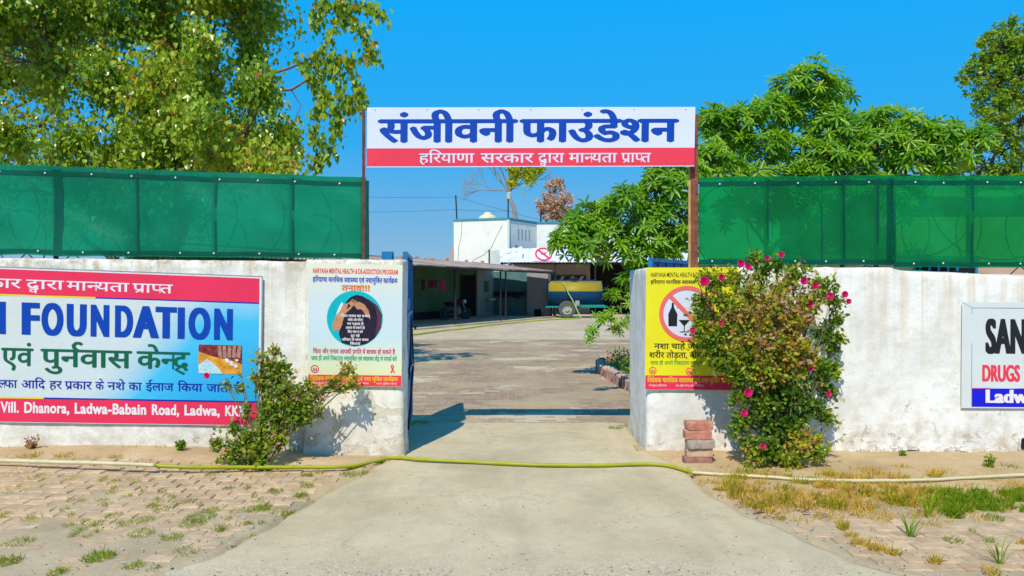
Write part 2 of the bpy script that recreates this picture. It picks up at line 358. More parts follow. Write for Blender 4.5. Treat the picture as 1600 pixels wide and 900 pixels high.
class Sign:
    """flat printed sheet given by its four corners; u,v are photo-row units inside its rectangle"""
    def __init__(s, rect, c3):           # rect px (x0,y0,x1,y1); c3 = TL, TR, BR, BL world corners
        s.r = rect; s.c = [Vector(c) for c in c3]; s.lay = {}
        s.n = (s.c[1] - s.c[0]).cross(s.c[3] - s.c[0]).normalized()
        if s.n.y > 0: s.n = -s.n
        s.px = (s.c[1] - s.c[0]).length / (rect[2] - rect[0])
    def at(s, x, y, k=1):
        x0, y0, x1, y1 = s.r; u = (x - x0) / (x1 - x0); v = (y - y0) / (y1 - y0); zl, zr = s.c[0].y, s.c[1].y; u = (u / zr) / ((1 - u) / zl + u / zr)
        t = s.c[0].lerp(s.c[1], u); b = s.c[3].lerp(s.c[2], u); p = t.lerp(b, v)
        wav = .0032 * (N3(p.x * 2.1, p.z * 3.3, 5) + .12 * N3(p.x * 7, p.z * 6, 9))
        return p + s.n * (k * .0008 + wav)
    def mb(s, key, new=False):
        l = s.lay.setdefault(key, [])
        if new or not l: l.append(MB())
        return l[-1]
    def poly(s, key, pts, k):
        s.mb(key).add([s.at(a, b, k) for a, b in pts], [tuple(range(len(pts)))])
    def rect(s, key, x0, y0, x1, y1, k, nx=None):
        nx = nx or max(2, int((x1 - x0) / 10)); ny = max(1, int((y1 - y0) / 10))
        s.mb(key, True).grid(lambda u, v: s.at(x0 + (x1 - x0) * u, y1 + (y0 - y1) * v, k), nx, ny)
    def ell(s, key, cx, cy, rx, ry, k, n=40, a0=0, a1=2 * PI):
        rn = max(1, int(rx / 6)); vs = [s.at(cx, cy, k)] + [s.at(cx + rx * q / rn * math.cos(2 * PI * i / n), cy + ry * q / rn * math.sin(2 * PI * i / n), k) for q in range(1, rn + 1) for i in range(n)]
        fs = [(0, 1 + i, 1 + (i + 1) % n) for i in range(n)] + [(1 + q * n + i, 1 + (q + 1) * n + i, 1 + (q + 1) * n + (i + 1) % n, 1 + q * n + (i + 1) % n) for q in range(rn - 1) for i in range(n)]
        s.mb(key).add(vs, fs)
    def ring(s, key, cx, cy, r, w, k, n=48, ry=None):
        ry = ry or r; vs = []
        for i in range(n):
            a = 2 * PI * i / n
            vs += [s.at(cx + r * math.cos(a), cy + ry * math.sin(a), k), s.at(cx + (r - w) * math.cos(a), cy + (ry - w) * math.sin(a), k)]
        s.mb(key).add(vs, [(2 * i, 2 * i + 1, (2 * i + 3) % (2 * n), (2 * i + 2) % (2 * n)) for i in range(n)])
    def line(s, key, pts, w, k):
        g = stroke(pts, w); s.mb(key).add([s.at(a, b, k) for a, b in g[0]], g[1])
    def text(s, key, t, x0, x1, ybase, h, k, bold=0, off=0.0, tilt=0):
        """h = height of a capital / of the body of a Devanagari letter, in photo rows"""
        s.mb(key, True); V, Fc, w = layout(t, off); dev = any(isdev(c) for c in t); sy = h / (.64 if dev else .69); sx = (x1 - x0) / w
        sh = [(0, 0)] if not bold else [(-bold, 0), (bold, 0), (0, bold * .5), (0, -bold * .5)] + ([(0, 0)] if bold > .04 else [])
        if bold and not dev: sh = [(-bold, 0), (-bold / 2, 0), (0, 0), (bold / 2, 0), (bold, 0)]
        for q, (dx, dy) in enumerate(sh):
            s.mb(key).add([s.at(x0 + (a + dx) * sx, ybase + tilt * (a * sx) / (x1 - x0) - (b + dy) * sy, k + q * .22) for a, b in V], Fc)
    def finish(s, parent, mats):
        for key, (nm, m) in mats.items():
            for q in s.lay.get(key, []): q.build(nm, m, parent)

# ---------------------------------------------------------------- the ground
def sheet(name, m, fn, x0, x1, y0, y1, st, kind='structure', smooth=True):
    nu = int((x1 - x0) / st); nv = int((y1 - y0) / st)
    mb = MB().grid(lambda u, v: (x0 + (x1 - x0) * u, y0 + (y1 - y0) * v, fn(x0 + (x1 - x0) * u, y0 + (y1 - y0) * v)), nu, nv)
    return tag(mb.build(name, m, smooth=smooth), kind=kind)
tag(MB().add([(-400, -60, -.09), (400, -60, -.09), (400, 600, -.09), (-400, 600, -.09)], [(0, 1, 2, 3)]).build('ground', m_dirt), kind='structure')

DL = [(8.6, -1.12), (6.48, -1.10), (5.89, -1.23), (5.34, -1.39), (4.82, -1.50), (4.13, -1.68), (3.85, -1.90), (3.4, -2.6)]
DR = [(8.6, 1.30), (6.9, 1.24), (6.1, 1.459), (5.42, 1.46), (4.82, 1.59), (4.446, 1.778), (4.03, 1.90), (3.85, 2.05), (3.4, 2.9)]
def interp(T, y):
    for (ya, xa), (yb, xb) in zip(T, T[1:]):
        if yb <= y <= ya: return xa + (xb - xa) * (ya - y) / (ya - yb)
    return T[0][1] if y > T[0][0] else T[-1][1]
def dlx(y): return interp(DL, y) + .035 * N3(y * 4, 1) + .02 * N3(y * 13, 2)
def drx(y): return interp(DR, y) + .035 * N3(y * 4, 5) + .02 * N3(y * 13, 6)
mb = MB(); NR, NC = 130, 70
for j in range(NR + 1):
    y = 3.4 + (8.25 - 3.4) * j / NR
    for i in range(NC + 1):
        u = i / NC; yy = y + (.12 * N3(u * 5, 3) if j == NR else 0); a, b = dlx(y), drx(y)
        e = min(i, NC - i, NR - j)
        mb.v.append((a + (b - a) * u, yy, (-.07 if e == 0 else .016 if e > 1 else .010) + .006 * N3(u * 6, y * 2.5) + .0015 * N3(u * 60, y * 22)))
mb.f = [(j * (NC + 1) + i, j * (NC + 1) + i + 1, (j + 1) * (NC + 1) + i + 1, (j + 1) * (NC + 1) + i) for j in range(NR) for i in range(NC)]
tag(mb.build('driveway', m_conc, smooth=True), kind='structure')

sheet('road', m_road, lambda x, y: .024 + .010 * N3(x * 2, y * 2) + .004 * N3(x * 15, y * 15) - .09 * sm((y - 3.48) / .1) - (.0 if abs(x) < 1.7 else -.012), -9, 9, -2, 4.3, .06)
tag(MB().add([(-60, -40, -.02), (60, -40, -.02), (60, -1.9, -.02), (-60, -1.9, -.02)], [(0, 1, 2, 3)]).build('road_far', m_road), kind='structure')

def dustL(x, y):
    z = gz(x, y) - .0055 + .009 * N3(x * 1.9, y * 2.6) + .005 * N3(x * 7, y * 9) + .002 * N3(x * 24, y * 24)
    z += .007 * sm((5.15 - y + .5 * N3(x * .9, 4)) / .9) + .010 * max(0, N3(x * .8, y * .9, 6)) + .03 * sm((y - 6.02 - .1 * N3(x * 2, 7)) / .25)
    return z - .10 * sm((x - dlx(max(3.4, y)) + .02) / .06) if y < 6.5 else z
def dustR(x, y):
    z = -.006 + .012 * N3(x * 1.7, y * 2.2, 3) + .006 * N3(x * 6, y * 8) + .002 * N3(x * 24, y * 24)
    z += .030 * sm((y - 5.2 - .25 * N3(x * 1.2, 2)) / .5) - .004 * sm((5.0 - y) / .5)
    return z - .10 * sm((drx(max(3.4, y)) + .02 - x) / .06) if y < 6.7 else z
sheet('verge_dust', m_dust, lambda x, y: dustL(x, y), -8.5, -.95, 3.5, 5.3, .045)
sheet('verge_soil', m_dirt, lambda x, y: dustL(x, y) - .0008, -8.5, -.95, 5.3, 6.95, .045)
sheet('verge_dust', m_dust, lambda x, y: dustR(x, y), 1.15, 8.5, 3.5, 5.25, .045)
sheet('verge_soil', m_dirt, lambda x, y: dustR(x, y), 1.15, 8.5, 5.25, 7.0, .045)

def bevbrick(name, lx, ly, lz, m, zig=0, b=.006):
    n = 4 if zig else 1
    top = [(-lx / 2 + lx * i / n, -ly / 2 + (zig if i % 2 else -zig)) for i in range(n + 1)] + [(lx / 2 - lx * i / n, ly / 2 + (zig if (n - i) % 2 else -zig)) for i in range(n + 1)]
    k = len(top); vs = [(x * (1 - 2 * b / lx), y * (1 - 2 * b / ly), 0) for x, y in top] + [(x, y, -b) for x, y in top] + [(x, y, -lz) for x, y in top]
    fs = [tuple(range(k))] + [(j + i, (j + (i + 1) % k) if 0 else j + (i + 1) % k, j + k + (i + 1) % k, j + k + i)[::-1] for j in (0, k) for i in range(k)]
    me = bpy.data.meshes.new(name); me.from_pydata(vs, [], fs); me.materials.append(m); me.update(); return me
def pave(name, x0, x1, y0, y1, px_, py_, me, stuffme, zfn, keep, lim, bedz, tilt=.009):
    bed = sheet(name, m_dirt, lambda x, y: zfn(x, y) - .03, x0, x1, y0, y1, .4)
    spots = []
    j = 0; y = y0
    while y < y1:
        x = x0 + (px_ / 2 if j % 2 else 0)
        while x < x1:
            if keep(x, y): spots.append((x, y))
            x += px_
        y += py_; j += 1
    vis = [s for s in spots if abs(s[0]) < .72 * s[1]]
    vis.sort(key=lambda s: s[1]); ind = set(vis[:lim]) if lim else set()
    st = MB(); base = stuffme
    for s in spots:
        z = zfn(*s) + rnd.uniform(-.003, .003); x = s[0] + rnd.uniform(-.003, .003); yy = s[1] + rnd.uniform(-.002, .002)
        if s in ind: link('paver' if 'paving' in name else 'brick', me, bed, (x, yy, z), (rnd.uniform(-tilt, tilt), rnd.uniform(-tilt, tilt), rnd.uniform(-.03, .03)))
        else:
            rz = rnd.uniform(-.03, .03); c, s_ = math.cos(rz), math.sin(rz)
            st.add([(x + a * c - b * s_, yy + a * s_ + b * c, z + h) for a, b, h in base[0]], base[1])
    if st.v: tag(st.build(('paver' if 'paving' in name else 'brick') + '_field', m_paver if 'paving' in name else m_yardbrick, bed), kind='stuff')
    return bed
pv = bevbrick('paver', .165, .101, .05, m_paver, .007)
q = [(-.097, -.062, 0), (.097, -.062, 0), (.097, .062, 0), (-.097, .062, 0), (-.099, -.064, -.03), (.099, -.064, -.03), (.099, .064, -.03), (-.099, .064, -.03)]
q = [(a * .85, b * .81, c) for a, b, c in q]
qf = [(0, 1, 2, 3), (0, 4, 5, 1), (1, 5, 6, 2), (2, 6, 7, 3), (3, 7, 4, 0)]
pave('verge_paving', -8.0, -1.2, 4.0, 6.15, .17, .106, pv, (q, qf), gz, lambda x, y: x < dlx(y) - .13, 300, 0)
pave('verge_paving', 1.5, 7.5, 4.0, 5.5, .17, .106, pv, (q, qf), lambda x, y: -.002, lambda x, y: x > drx(y) + .13, 300, 0)
yb = bevbrick('brick', .222, .106, .05, m_yardbrick, 0, .004)
q2 = [(a * 1.34, b * 1.05, c) for a, b, c in q]
pave('yard_brickwork', -4.2, 6.0, 8.2, 22, .23, .112, yb, (q2, qf), lambda x, y: -.004, lambda x, y: abs(x) < .24 * y + .2, 300, 0)
sheet('yard', m_yard, lambda x, y: -.014 if y > 7 else -.014, -30, 30, 6.9, 75, 1.0)
sheet('yard_dust', m_yard, lambda x, y: -.0085 + .012 * N3(x * .8, y * 1.1, 8) + .004 * N3(x * 4, y * 5) - .05 * sm((7.2 - y) / .2), -5, 6, 6.95, 26, .12)
sheet('yard_dust', m_yard, lambda x, y: -.0085 + .012 * N3(x * .8, y * 1.1, 8) + .004 * N3(x * 4, y * 5) - .05 * sm((7.2 - y) / .2), -12, -5, 6.95, 26, .3)

# ---------------------------------------------------------------- boundary walls
def slab(outline, z0, topfn, amp=.006, step=.06, rows=30, seed=0, flare=.0):
    pts = []
    n = len(outline)
    for i in range(n):
        a = Vector(outline[i]); b = Vector(outline[(i + 1) % n]); k = max(1, int((b - a).length / step))
        for j in range(k): pts.append(a.lerp(b, j / k))
    n = len(pts); nor = []
    for i in range(n):
        t = (pts[(i + 1) % n] - pts[i - 1]); nor.append(Vector((t.y, -t.x)).normalized())
    # soften corners
    P2 = [(pts[i] * 2 + pts[i - 1] + pts[(i + 1) % n]) / 4 for i in range(n)]
    mb = MB()
    for r in range(rows + 3):
        for i in range(n):
            top = topfn(P2[i].x, P2[i].y) + .008 * N3(P2[i].x * 5, P2[i].y * 5, seed) + .006 * N3(P2[i].x * 19, P2[i].y * 19, seed)
            if r <= rows: t = r / rows; z = z0 + (top - .02 - z0) * t; ins = 0
            elif r == rows + 1: z = top - .005; ins = .010
            else: z = top; ins = .03
            z_ = z; p = P2[i]
            a = amp * (N3(p.x * 1.3 + seed, z_ * 1.3, p.y * 1.3) * 1.6 + N3(p.x * 5, z_ * 5 + seed, p.y * 5) * .7 + N3(p.x * 17, z_ * 17, p.y * 17) * .3)
            a += flare * sm((.25 - z) / .25)
            q = p + nor[i] * (a - ins); mb.v.append((q.x, q.y, z))
    R = rows + 3
    mb.f = [(r * n + i, r * n + (i + 1) % n, (r + 1) * n + (i + 1) % n, (r + 1) * n + i) for r in range(R - 1) for i in range(n)]
    mb.f.append(tuple((R - 1) * n + i for i in range(n)))
    return mb
def wl(x): return 6.64 + .124 * (x + 2.0)
wL = thing('boundary_wall', (-5, 6.4, 0), 'whitewashed plaster boundary wall left of the gate, carrying the big blue and red banner', 'wall', 'boundary walls')
slab([(-9, wl(-9)), (-1.80, wl(-1.80)), (-1.80, wl(-1.8) + .23), (-9, wl(-9) + .23)], -.1, lambda x, y: 1.755 + .012 * (-x - 2) * .5, .006, .06, 34, 1).build('plaster_face', m_wallL, wL, smooth=True)
slab([(-1.85, 6.55), (-.968, 6.55), (-.955, 6.80), (-1.85, 6.80)], -.1, lambda x, y: 1.765, .007, .04, 40, 4, .012).build('pillar', m_pillar, wL, smooth=True)
wR = thing('boundary_wall', (5, 6.8, 0), 'whitewashed boundary wall right of the gate behind the flowering rose bush', 'wall', 'boundary walls')
slab([(1.236, 6.75), (9, 6.75), (9, 6.98), (1.47, 6.98), (1.47, 7.78), (1.236, 7.78)], -.1, lambda x, y: 1.70 if x < 3.5 else (1.672 - .045 * min(1.3, x - 3.5)), .006, .05, 34, 7, .01).build('plaster_face', m_wallR, wR, smooth=True)
# broken plaster skirting and the drain hole
for name, x0, x1 in (('broken_plinth', 3.02, 4.55),):
    mb = MB()
    for i in range(34):
        x = x0 + (x1 - x0) * rnd.random(); h = .05 + .035 * N3(x * 3, 2)
        mb.box((x, 6.735 - rnd.random() * .03, rnd.uniform(.0, h)), (rnd.uniform(.03, .10), rnd.uniform(.02, .05), rnd.uniform(.02, .05)), rnd.uniform(-.4, .4), .008)
    tag(mb.build('plaster_rubble', m_wallR), kind='stuff')
dr = MB().span((4.66, 6.725, .04), (4.80, 6.745, .13)); dr.build('drain_hole', m_black, wR)
mb = MB(); mb.tube([(4.64, 6.735, .03), (4.645, 6.73, .14), (4.70, 6.73, .165), (4.78, 6.73, .175), (4.83, 6.735, .15)], .012, 5); mb.build('drain_rim', m_wallR, wR)

# ---------------------------------------------------------------- green shade nets on wire fences
def netmat(name, base, tr, trans_col):
    m, nt, b = newmat(name); v = coords(nt); n1 = noi(nt, 1.1, 5, .6, v, .5); n2 = noi(nt, 220, 2, .5, v)
    c = ramp(nt, n1.outputs[0], [(.3, tuple(x * .62 for x in base)), (.7, tuple(x * 1.3 for x in base))]).outputs[0]
    sv = coords(nt, (1, 1, 30)); n3 = noi(nt, 4, 4, .6, sv); c = mix(nt, ramp(nt, n3.outputs[0], [(.45, 0), (.75, .3)]).outputs[0], c, tuple(x * .6 for x in base))
    lk(nt, c, b.inputs['Base Color']); b.inputs['Roughness'].default_value = .5; b.inputs['Specular IOR Level'].default_value = .25
    bump(nt, b, noi(nt, 1.6, 3, .5, coords(nt, (1.5, 1, 1)), .8).outputs[0], .35, .06)
    t = nt.nodes.new('ShaderNodeBsdfTranslucent'); lk(nt, c, t.inputs[0])
    a = nt.nodes.new('ShaderNodeMixShader'); a.inputs[0].default_value = .35; lk(nt, b.outputs[0], a.inputs[1]); lk(nt, t.outputs[0], a.inputs[2])
    tp = nt.nodes.new('ShaderNodeBsdfTransparent'); tp.inputs[0].default_value = (*trans_col, 1)
    f = nt.nodes.new('ShaderNodeMixShader'); lk(nt, a.outputs[0], f.inputs[2]); lk(nt, tp.outputs[0], f.inputs[1])
    mr = nt.nodes.new('ShaderNodeMapRange'); mr.inputs[1].default_value = .3; mr.inputs[2].default_value = .7; mr.inputs[3].default_value = 1 - tr - .08; mr.inputs[4].default_value = 1 - tr + .08
    lk(nt, n2.outputs[0], mr.inputs[0]); lk(nt, mr.outputs[0], f.inputs[0])
    lk(nt, f.outputs[0], nt.nodes['Material Output'].inputs[0]); return m
m_net = netmat('shade_net', (.001, .25, .135), .15, (.06, .85, .30))
m_netR = netmat('shade_net_right', (.001, .26, .075), .22, (.06, 1.0, .14))
m_hem = M('net_hem', (.004, .11, .10), .6, .2, 10, .1)
m_tie = M('white_tie', (.75, .75, .75), .5, .1, 5, 0)

def net(root, x0, x1, Yf, zt, zb, m, seed, seams=(), ties=True):
    def pt(x, z, off=0):
        y = Yf(x) + .030 * N3(x * 1.5, z * 1.2, seed) + .020 * N3(x * 1.6 + z * 3, z * 2 - x, seed + 5) + .010 * N3(x * 5 + z * 6, z * 1.5, seed + 2) + .008 * N3(x * 4.5, z * 1.5, seed + 3) + off
        return (x, y, z)
    nu = int((x1 - x0) / .05)
    def zt_(x): return zt(x) + .010 * N3(x * 3.1, seed) + .004 * N3(x * 11, seed)
    def zb_(x): return zb(x) + .012 * N3(x * 2.7, seed + 9)
    MB().grid(lambda u, v: pt(x0 + (x1 - x0) * u, zb_(x0 + (x1 - x0) * u) + (zt_(x0 + (x1 - x0) * u) - zb_(x0 + (x1 - x0) * u)) * v), nu, 20).build('net', m, root, smooth=True)
    def strip(nm, a, b, za, zb2, off=-.004):
        MB().grid(lambda u, v: pt(a + (b - a) * u, za(a + (b - a) * u) + (zb2(a + (b - a) * u) - za(a + (b - a) * u)) * v, off), max(2, int((b - a) / .05)), 3).build(nm, m_hemt, root, smooth=True)
    strip('hem', x0, x1, lambda x: zt_(x) - .085, lambda x: zt_(x) - .045)
    strip('hem', x0, x1, lambda x: zb_(x) + .015, lambda x: zb_(x) + .05)
    for (a, w) in seams:
        strip('seam', a - w / 2, a + w / 2, zb_, lambda x: zt_(x) - .03)
    if ties:
        tm = None
        for k in range(int((x1 - x0) / .36)):
            for zz in (zt_, zb_):
                x = x0 + .15 + .36 * k + rnd.uniform(-.06, .06)
                if x > x1: continue
                z = zz(x) + (-.065 if zz is zt_ else .035)
                if tm is None: tm = MB().lathe((0, 0, 0), [(.004, -.004), (.009, 0), (.004, .004)], 6, 'Y').mesh('tie', m_tie)
                p = pt(x, z, -.009); q = wbase(root); link('tie', tm, root, (p[0] - q.x, p[1] - q.y, p[2] - q.z))
# hem: the doubled cloth lets less light through
m_hemt = netmat('net_hem_cloth', (.001, .13, .09), .10, (.1, .5, .4))
def coil(root, x0, x1, Yf, zc, r, pitch, dy):
    pts = []; n = int((x1 - x0) / pitch * 22)
    for i in range(n):
        t = i / 22 * 2 * PI; x = x0 + pitch * i / 22; pts.append((x + r * math.cos(t), Yf(x) + dy + .02 * math.sin(t * .5), zc + r * math.sin(t) + .03 * math.sin(t * .31)))
    MB().tube(pts, .0055, 4).build('wire_coil', m_wire, root)
nl = thing('net_fence', (-5, 6.5, 1.75), 'green shade net tied along a steel post fence on top of the left wall', 'fence', 'green net fences')
yl = lambda x: wl(x) + .09
net(nl, -7.5, -1.35, yl, lambda x: 2.535 - .018 * (x + 1.35) * 1.0 if x > -4.5 else 2.592, lambda x: 1.775 + .005 * (-x), m_net, 2,
    seams=((X(76, 6.35), .07), (X(205, 6.45), .022), (X(327, 6.5), .022), (X(449, 6.55), .022), (X(564, 6.6), .06)))
for px in (-140, 78, 205, 327, 449, 562):
    Yp = 6.38 + .0006 * px; x = X(px, Yp)
    MB().box((x, yl(x) + .035, 2.12), (.03, .03, .84)).build('post', m_dark, nl)
for z0 in (.12, .78):
    MB().tube([(x, yl(x) + .045, (1.70 + z0 + (.03 if x < -4 else 0))) for x in (-7.5, -6, -4.5, -3, -1.36)], .012, 6).build('rail', m_dark, nl)
coil(nl, -7.2, -1.7, yl, 1.80, .42, .86, .20)
coil(nl, -7.2, -2.0, yl, 2.10, .47, .42, .16)
nrr = thing('net_fence', (5, 6.86, 1.7), 'bright green shade net tied along the fence on top of the right wall', 'fence', 'green net fences')
yr = lambda x: 6.86
net(nrr, X(1092, 6.86), X(1398, 6.86), yr, lambda x: Z(277, 6.86) + .012 * (x - 1.74), lambda x: Z(414, 6.86), m_netR, 12,
    seams=((X(1199, 6.86), .014), (X(1284, 6.86), .012), (X(1319, 6.86), .022), (X(1372, 6.86), .02), (X(1390, 6.86), .05)))
net(nrr, X(1393, 6.86), 7.6, lambda x: 6.84, lambda x: Z(275, 6.86), lambda x: Z(418, 6.86), m_netR, 17, seams=((X(1395, 6.86), .02), (X(1517, 6.86), .024)))
for px in (1199, 1319, 1372, 1517, 1700, 1860):
    x = X(px, 6.86); MB().box((x, 6.90, 2.1), (.03, .03, .88)).build('post', m_dark, nrr)
for z in (1.74, 2.50): MB().tube([(1.75, 6.915, z), (7.6, 6.915, z)], .012, 6).build('rail', m_dark, nrr)
coil(nrr, 2.2, 7.3, yr, 2.22, .42, .9, .16)
coil(nrr, 2.0, 7.3, yr, 2.0, .50, .5, .20)

# ---------------------------------------------------------------- gate banner and its posts
def angle_post(name, x, y, z0, z1, w, m, label):
    mb = MB().span((x, y, z0), (x + w, y + .006, z1)); mb.span((x, y + .007, z0), (x + .006, y + w, z1))
    o = mb.build(name, m, loc=(x, y, z0)); return tag(o, label, 'post', 'banner posts')
angle_post('banner_post', X(567.5, 6.75), 6.70, 1.74, Z(172, 6.75), .026, M('dark_rusty_steel', (.12, .05, .035), .75, .4, 14, .4), 'thin rusty angle iron post holding the left end of the gate banner')
bp = thing('banner_post', (1.65, 6.78, 1.68), 'broad rust brown steel post holding the right end of the gate banner', 'post', 'banner posts')
MB().span((X(1079.5, 6.78), 6.78, 1.66), (X(1091, 6.78), 6.80, Z(178, 6.78))).build('plate', m_rust, bp, bevel=.003)
MB().span((X(1075.5, 6.80), 6.79, 1.66), (X(1079, 6.80), 6.805, Z(262, 6.78))).build('flange', M('ochre_steel', (.50, .33, .12), .7, .4, 9, .3, dirt=(.25, .3, .36), dscale=4), bp)
for k in range(14): MB().box((X(1088, 6.78) + rnd.uniform(-.008, .008), 6.777, 1.75 + k * .09), (.012, .006, .012), 0, .002).build('bolt', m_rust, bp)
mb = MB().tube([(X(575, 6.75), 6.735, Z(175, 6.75)), (X(1083, 6.75), 6.735, Z(175, 6.75))], .012, 6)
gb = thing('gate_banner', (.15, 6.72, 2.6), 'white and red Hindi name banner stretched above the gateway', 'banner')
mb.build('top_bar', m_rust, gb)
MB().tube([(X(575, 6.75), 6.735, Z(254, 6.75)), (X(1083, 6.75), 6.735, Z(254, 6.75))], .012, 6).build('bottom_bar', m_rust, gb)
Yb = 6.70
S = Sign((572, 167, 1086, 262), [P(573.5, 168, Yb), P(1086.5, 167, Yb), P(1085, 260, Yb), P(573, 261.5, Yb)])
S.rect('w', 572, 167, 1086, 262, 0); S.rect('r', 572, 232, 1086, 260.5, 1)
DEVT = 'संजीवनी फाउंडेशन'
S.text('b', 'संजीवनी', 592, 805, 222, 36, 2, bold=.041); S.text('b', 'फाउंडेशन', 814, 1057, 222, 36, 2, bold=.041)
S.text('t', 'हरियाणा', 654, 740, 255, 15, 2, bold=.014); S.text('t', 'सरकार', 751, 833, 255, 15, 2, bold=.014)
S.text('t', 'द्वारा', 841, 881, 255, 15, 2, bold=.014); S.text('t', 'मान्यता', 889, 964, 255, 15, 2, bold=.014); S.text('t', 'प्राप्त', 971, 1017, 255, 15, 2, bold=.014)
S.finish(gb, {'w': ('sheet', m_lilac), 'r': ('red_band', m_red), 'b': ('blue_lettering', m_blue), 't': ('white_lettering', m_lilac)})
mb = MB()
for px in list(range(585, 1080, 81)):
    for py in (171, 257.5): mb.lathe(S.at(px, py, 5), [(.004, -.001), (.004, .001)], 6, 'Y')
mb.build('grommet', m_dark, gb)

# ---------------------------------------------------------------- banner on the left wall
off = .022
def LP(px, py):                                   # the point of the left wall's face seen at a pixel
    k = (px - 800) / F; Y_ = (6.64 - off + .248) / (1 - .124 * k); return Vector((k * Y_, Y_, Z(py, Y_)))
lbx0 = -700
Sx = Sign((-400, 411, 410, 666), [LP(-400, 402), LP(409.5, 432), LP(407, 665.5), LP(-400, 654)])
lb = thing('wall_banner', (-3.4, 6.45, .3), 'large blue and red banner reading FOUNDATION on the left wall', 'banner')
def LY(py, px):                                   # photo row -> sign row, undoing the sheet's slant
    t0 = 402 + (432 - 402) * (px + 400) / 810; b0 = 654 + (665.5 - 654) * (px + 400) / 810
    return 411 + (py - t0) / (b0 - t0) * 255
Sx.rect('w', -400, 411, 410, 666, 0)
# sky blue panel fading to pale in the middle: print colours
m, nt, b = newmat('blue_fade_print'); v = coords(nt); sep = nt.nodes.new('ShaderNodeSeparateXYZ'); lk(nt, v, sep.inputs[0])
n = noi(nt, .55, 2, .4, v, .3); a = nt.nodes.new('ShaderNodeMath'); a.operation = 'MULTIPLY_ADD'; lk(nt, sep.outputs[0], a.inputs[0]); a.inputs[1].default_value = .34; lk(nt, n.outputs[0], a.inputs[2])
a2 = nt.nodes.new('ShaderNodeMath'); a2.operation = 'MULTIPLY_ADD'; lk(nt, sep.outputs[2], a2.inputs[0]); a2.inputs[1].default_value = -.42; lk(nt, a.outputs[0], a2.inputs[2])
r = ramp(nt, a2.outputs[0], [(0, (.62, .68, .66)), (.46, (.58, .68, .70)), (.66, (.05, .50, .80)), (1, (.01, .38, .78))])
mr = nt.nodes.new('ShaderNodeMapRange'); mr.inputs[1].default_value = -1.5; mr.inputs[2].default_value = -.45; lk(nt, a2.outputs[0], mr.inputs[0]); lk(nt, mr.outputs[0], r.inputs[0])
lk(nt, r.outputs[0], b.inputs['Base Color']); b.inputs['Roughness'].default_value = .45; bump(nt, b, noi(nt, 5, 5, .6, coords(nt, (1, 1, 1))).outputs[0], .4, .02); m_fade = m
Sx.rect('f', -396, LY(468, 200), 406, LY(632, 200), 1)
Sx.rect('r', -396, 414.5, 406, LY(466, 200), 2); Sx.rect('r', -396, LY(625, 200), 406, LY(661.5, 200), 2)
Sx.line('y', [(-396, LY(467, 200)), (-100, LY(467, 200)), (150, LY(467, 200))], 2.5, 3); Sx.line('bl', [(150, LY(467, 200)), (406, LY(467, 200))], 2, 3)
Sx.line('y', [(-396, LY(624.5, 200)), (70, LY(624.5, 200))], 2.5, 3); Sx.line('bl', [(70, LY(624.5, 200)), (406, LY(624.5, 200))], 2.5, 3)
Y1 = LY(457, 200)
for t, a, b_ in (('द्वारा', 42, 100), ('मान्यता', 105, 202), ('प्राप्त', 208, 270), ('सरकार', -66, 33), ('हरियाणा', -170, -76)):
    Sx.text('t', t, a, b_, LY(457, 200) - 1, 15, 3, bold=.014)
Sx.text('b', 'I', 0, 11, LY(526, 200), 51, 3.5, off=.018, bold=.062); Sx.text('b', 'SANJIVAN', -330, -17, LY(526, 200), 51, 3.5, off=.018, bold=.062)
xs = 36
for ch, a, b_ in (('F', 35, 62), ('O', 67, 100), ('U', 106, 137), ('N', 143, 173), ('D', 181, 209), ('A', 213, 247), ('T', 247, 276), ('I', 279, 291), ('O', 297, 330), ('N', 336, 366)):
    Sx.text('b', ch, a, b_, LY(526, 200), 51, 3.5, off=.018, bold=.062)
for t, a, b_ in (('एवं', 4, 52), ('पुर्नवास', 66, 206), ('केन्द्र', 216, 297)): Sx.text('g', t, a, b_, LY(575, 200), 29, 4, bold=.024)
for t, a, b_ in (('सुल्फा', -14, 28), ('आदि', 35, 72), ('हर', 79, 98), ('प्रकार', 103, 145), ('के', 151, 164), ('नशे', 170, 197), ('का', 203, 223), ('ईलाज', 230, 273), ('किया', 280, 318), ('जाता', 325, 364), ('है', 369, 381)):
    Sx.text('n', t, a, b_, LY(609.5, 200), 13, 4, bold=.014)
for t, a, b_ in (('Vill.', 3, 32), ('Dhanora,', 39, 111), ('Ladwa-Babain', 118, 232), ('Road,', 239, 283), ('Ladwa,', 290, 347), ('KKR', 354, 386)):
    Sx.text('t', t, a, b_, LY(647, 200), 17, 3, off=.025, bold=.018)
# little photograph printed at the right
x0, y0, x1, y1 = 312, LY(539, 345), 380, LY(584, 345)
Sx.rect('p0', x0, y0, x1, y1, 4)
Sx.poly('p1', [(x0, y1), (x0, y1 - 14), (x0 + 13, y1 - 25), (x0 + 22, y1 - 19), (x0 + 36, y1 - 4), (x0 + 38, y1)], 7)
Sx.poly('p2', [(x0, y1 - 14), (x0, y0 + 12), (x0 + 22, y0 + 20), (x0 + 48, y0 + 24), (x1, y0 + 32), (x1, y1), (x0 + 38, y1), (x0 + 22, y1 - 19), (x0 + 13, y1 - 25)], 5)
for k in range(5): Sx.poly('p3', [(x0 + 30 + k * 8, y0 + 1), (x0 + 35 + k * 8, y0 + 1), (x0 + 37 + k * 7, y0 + 22), (x0 + 31 + k * 7, y0 + 20)], 6.5)
for k in range(9): Sx.ell('p4', x0 + 44 + (k * 7) % 20, y0 + 24 + (k * 5) % 13, 3.2, 2, 8 + k * .3, 8)
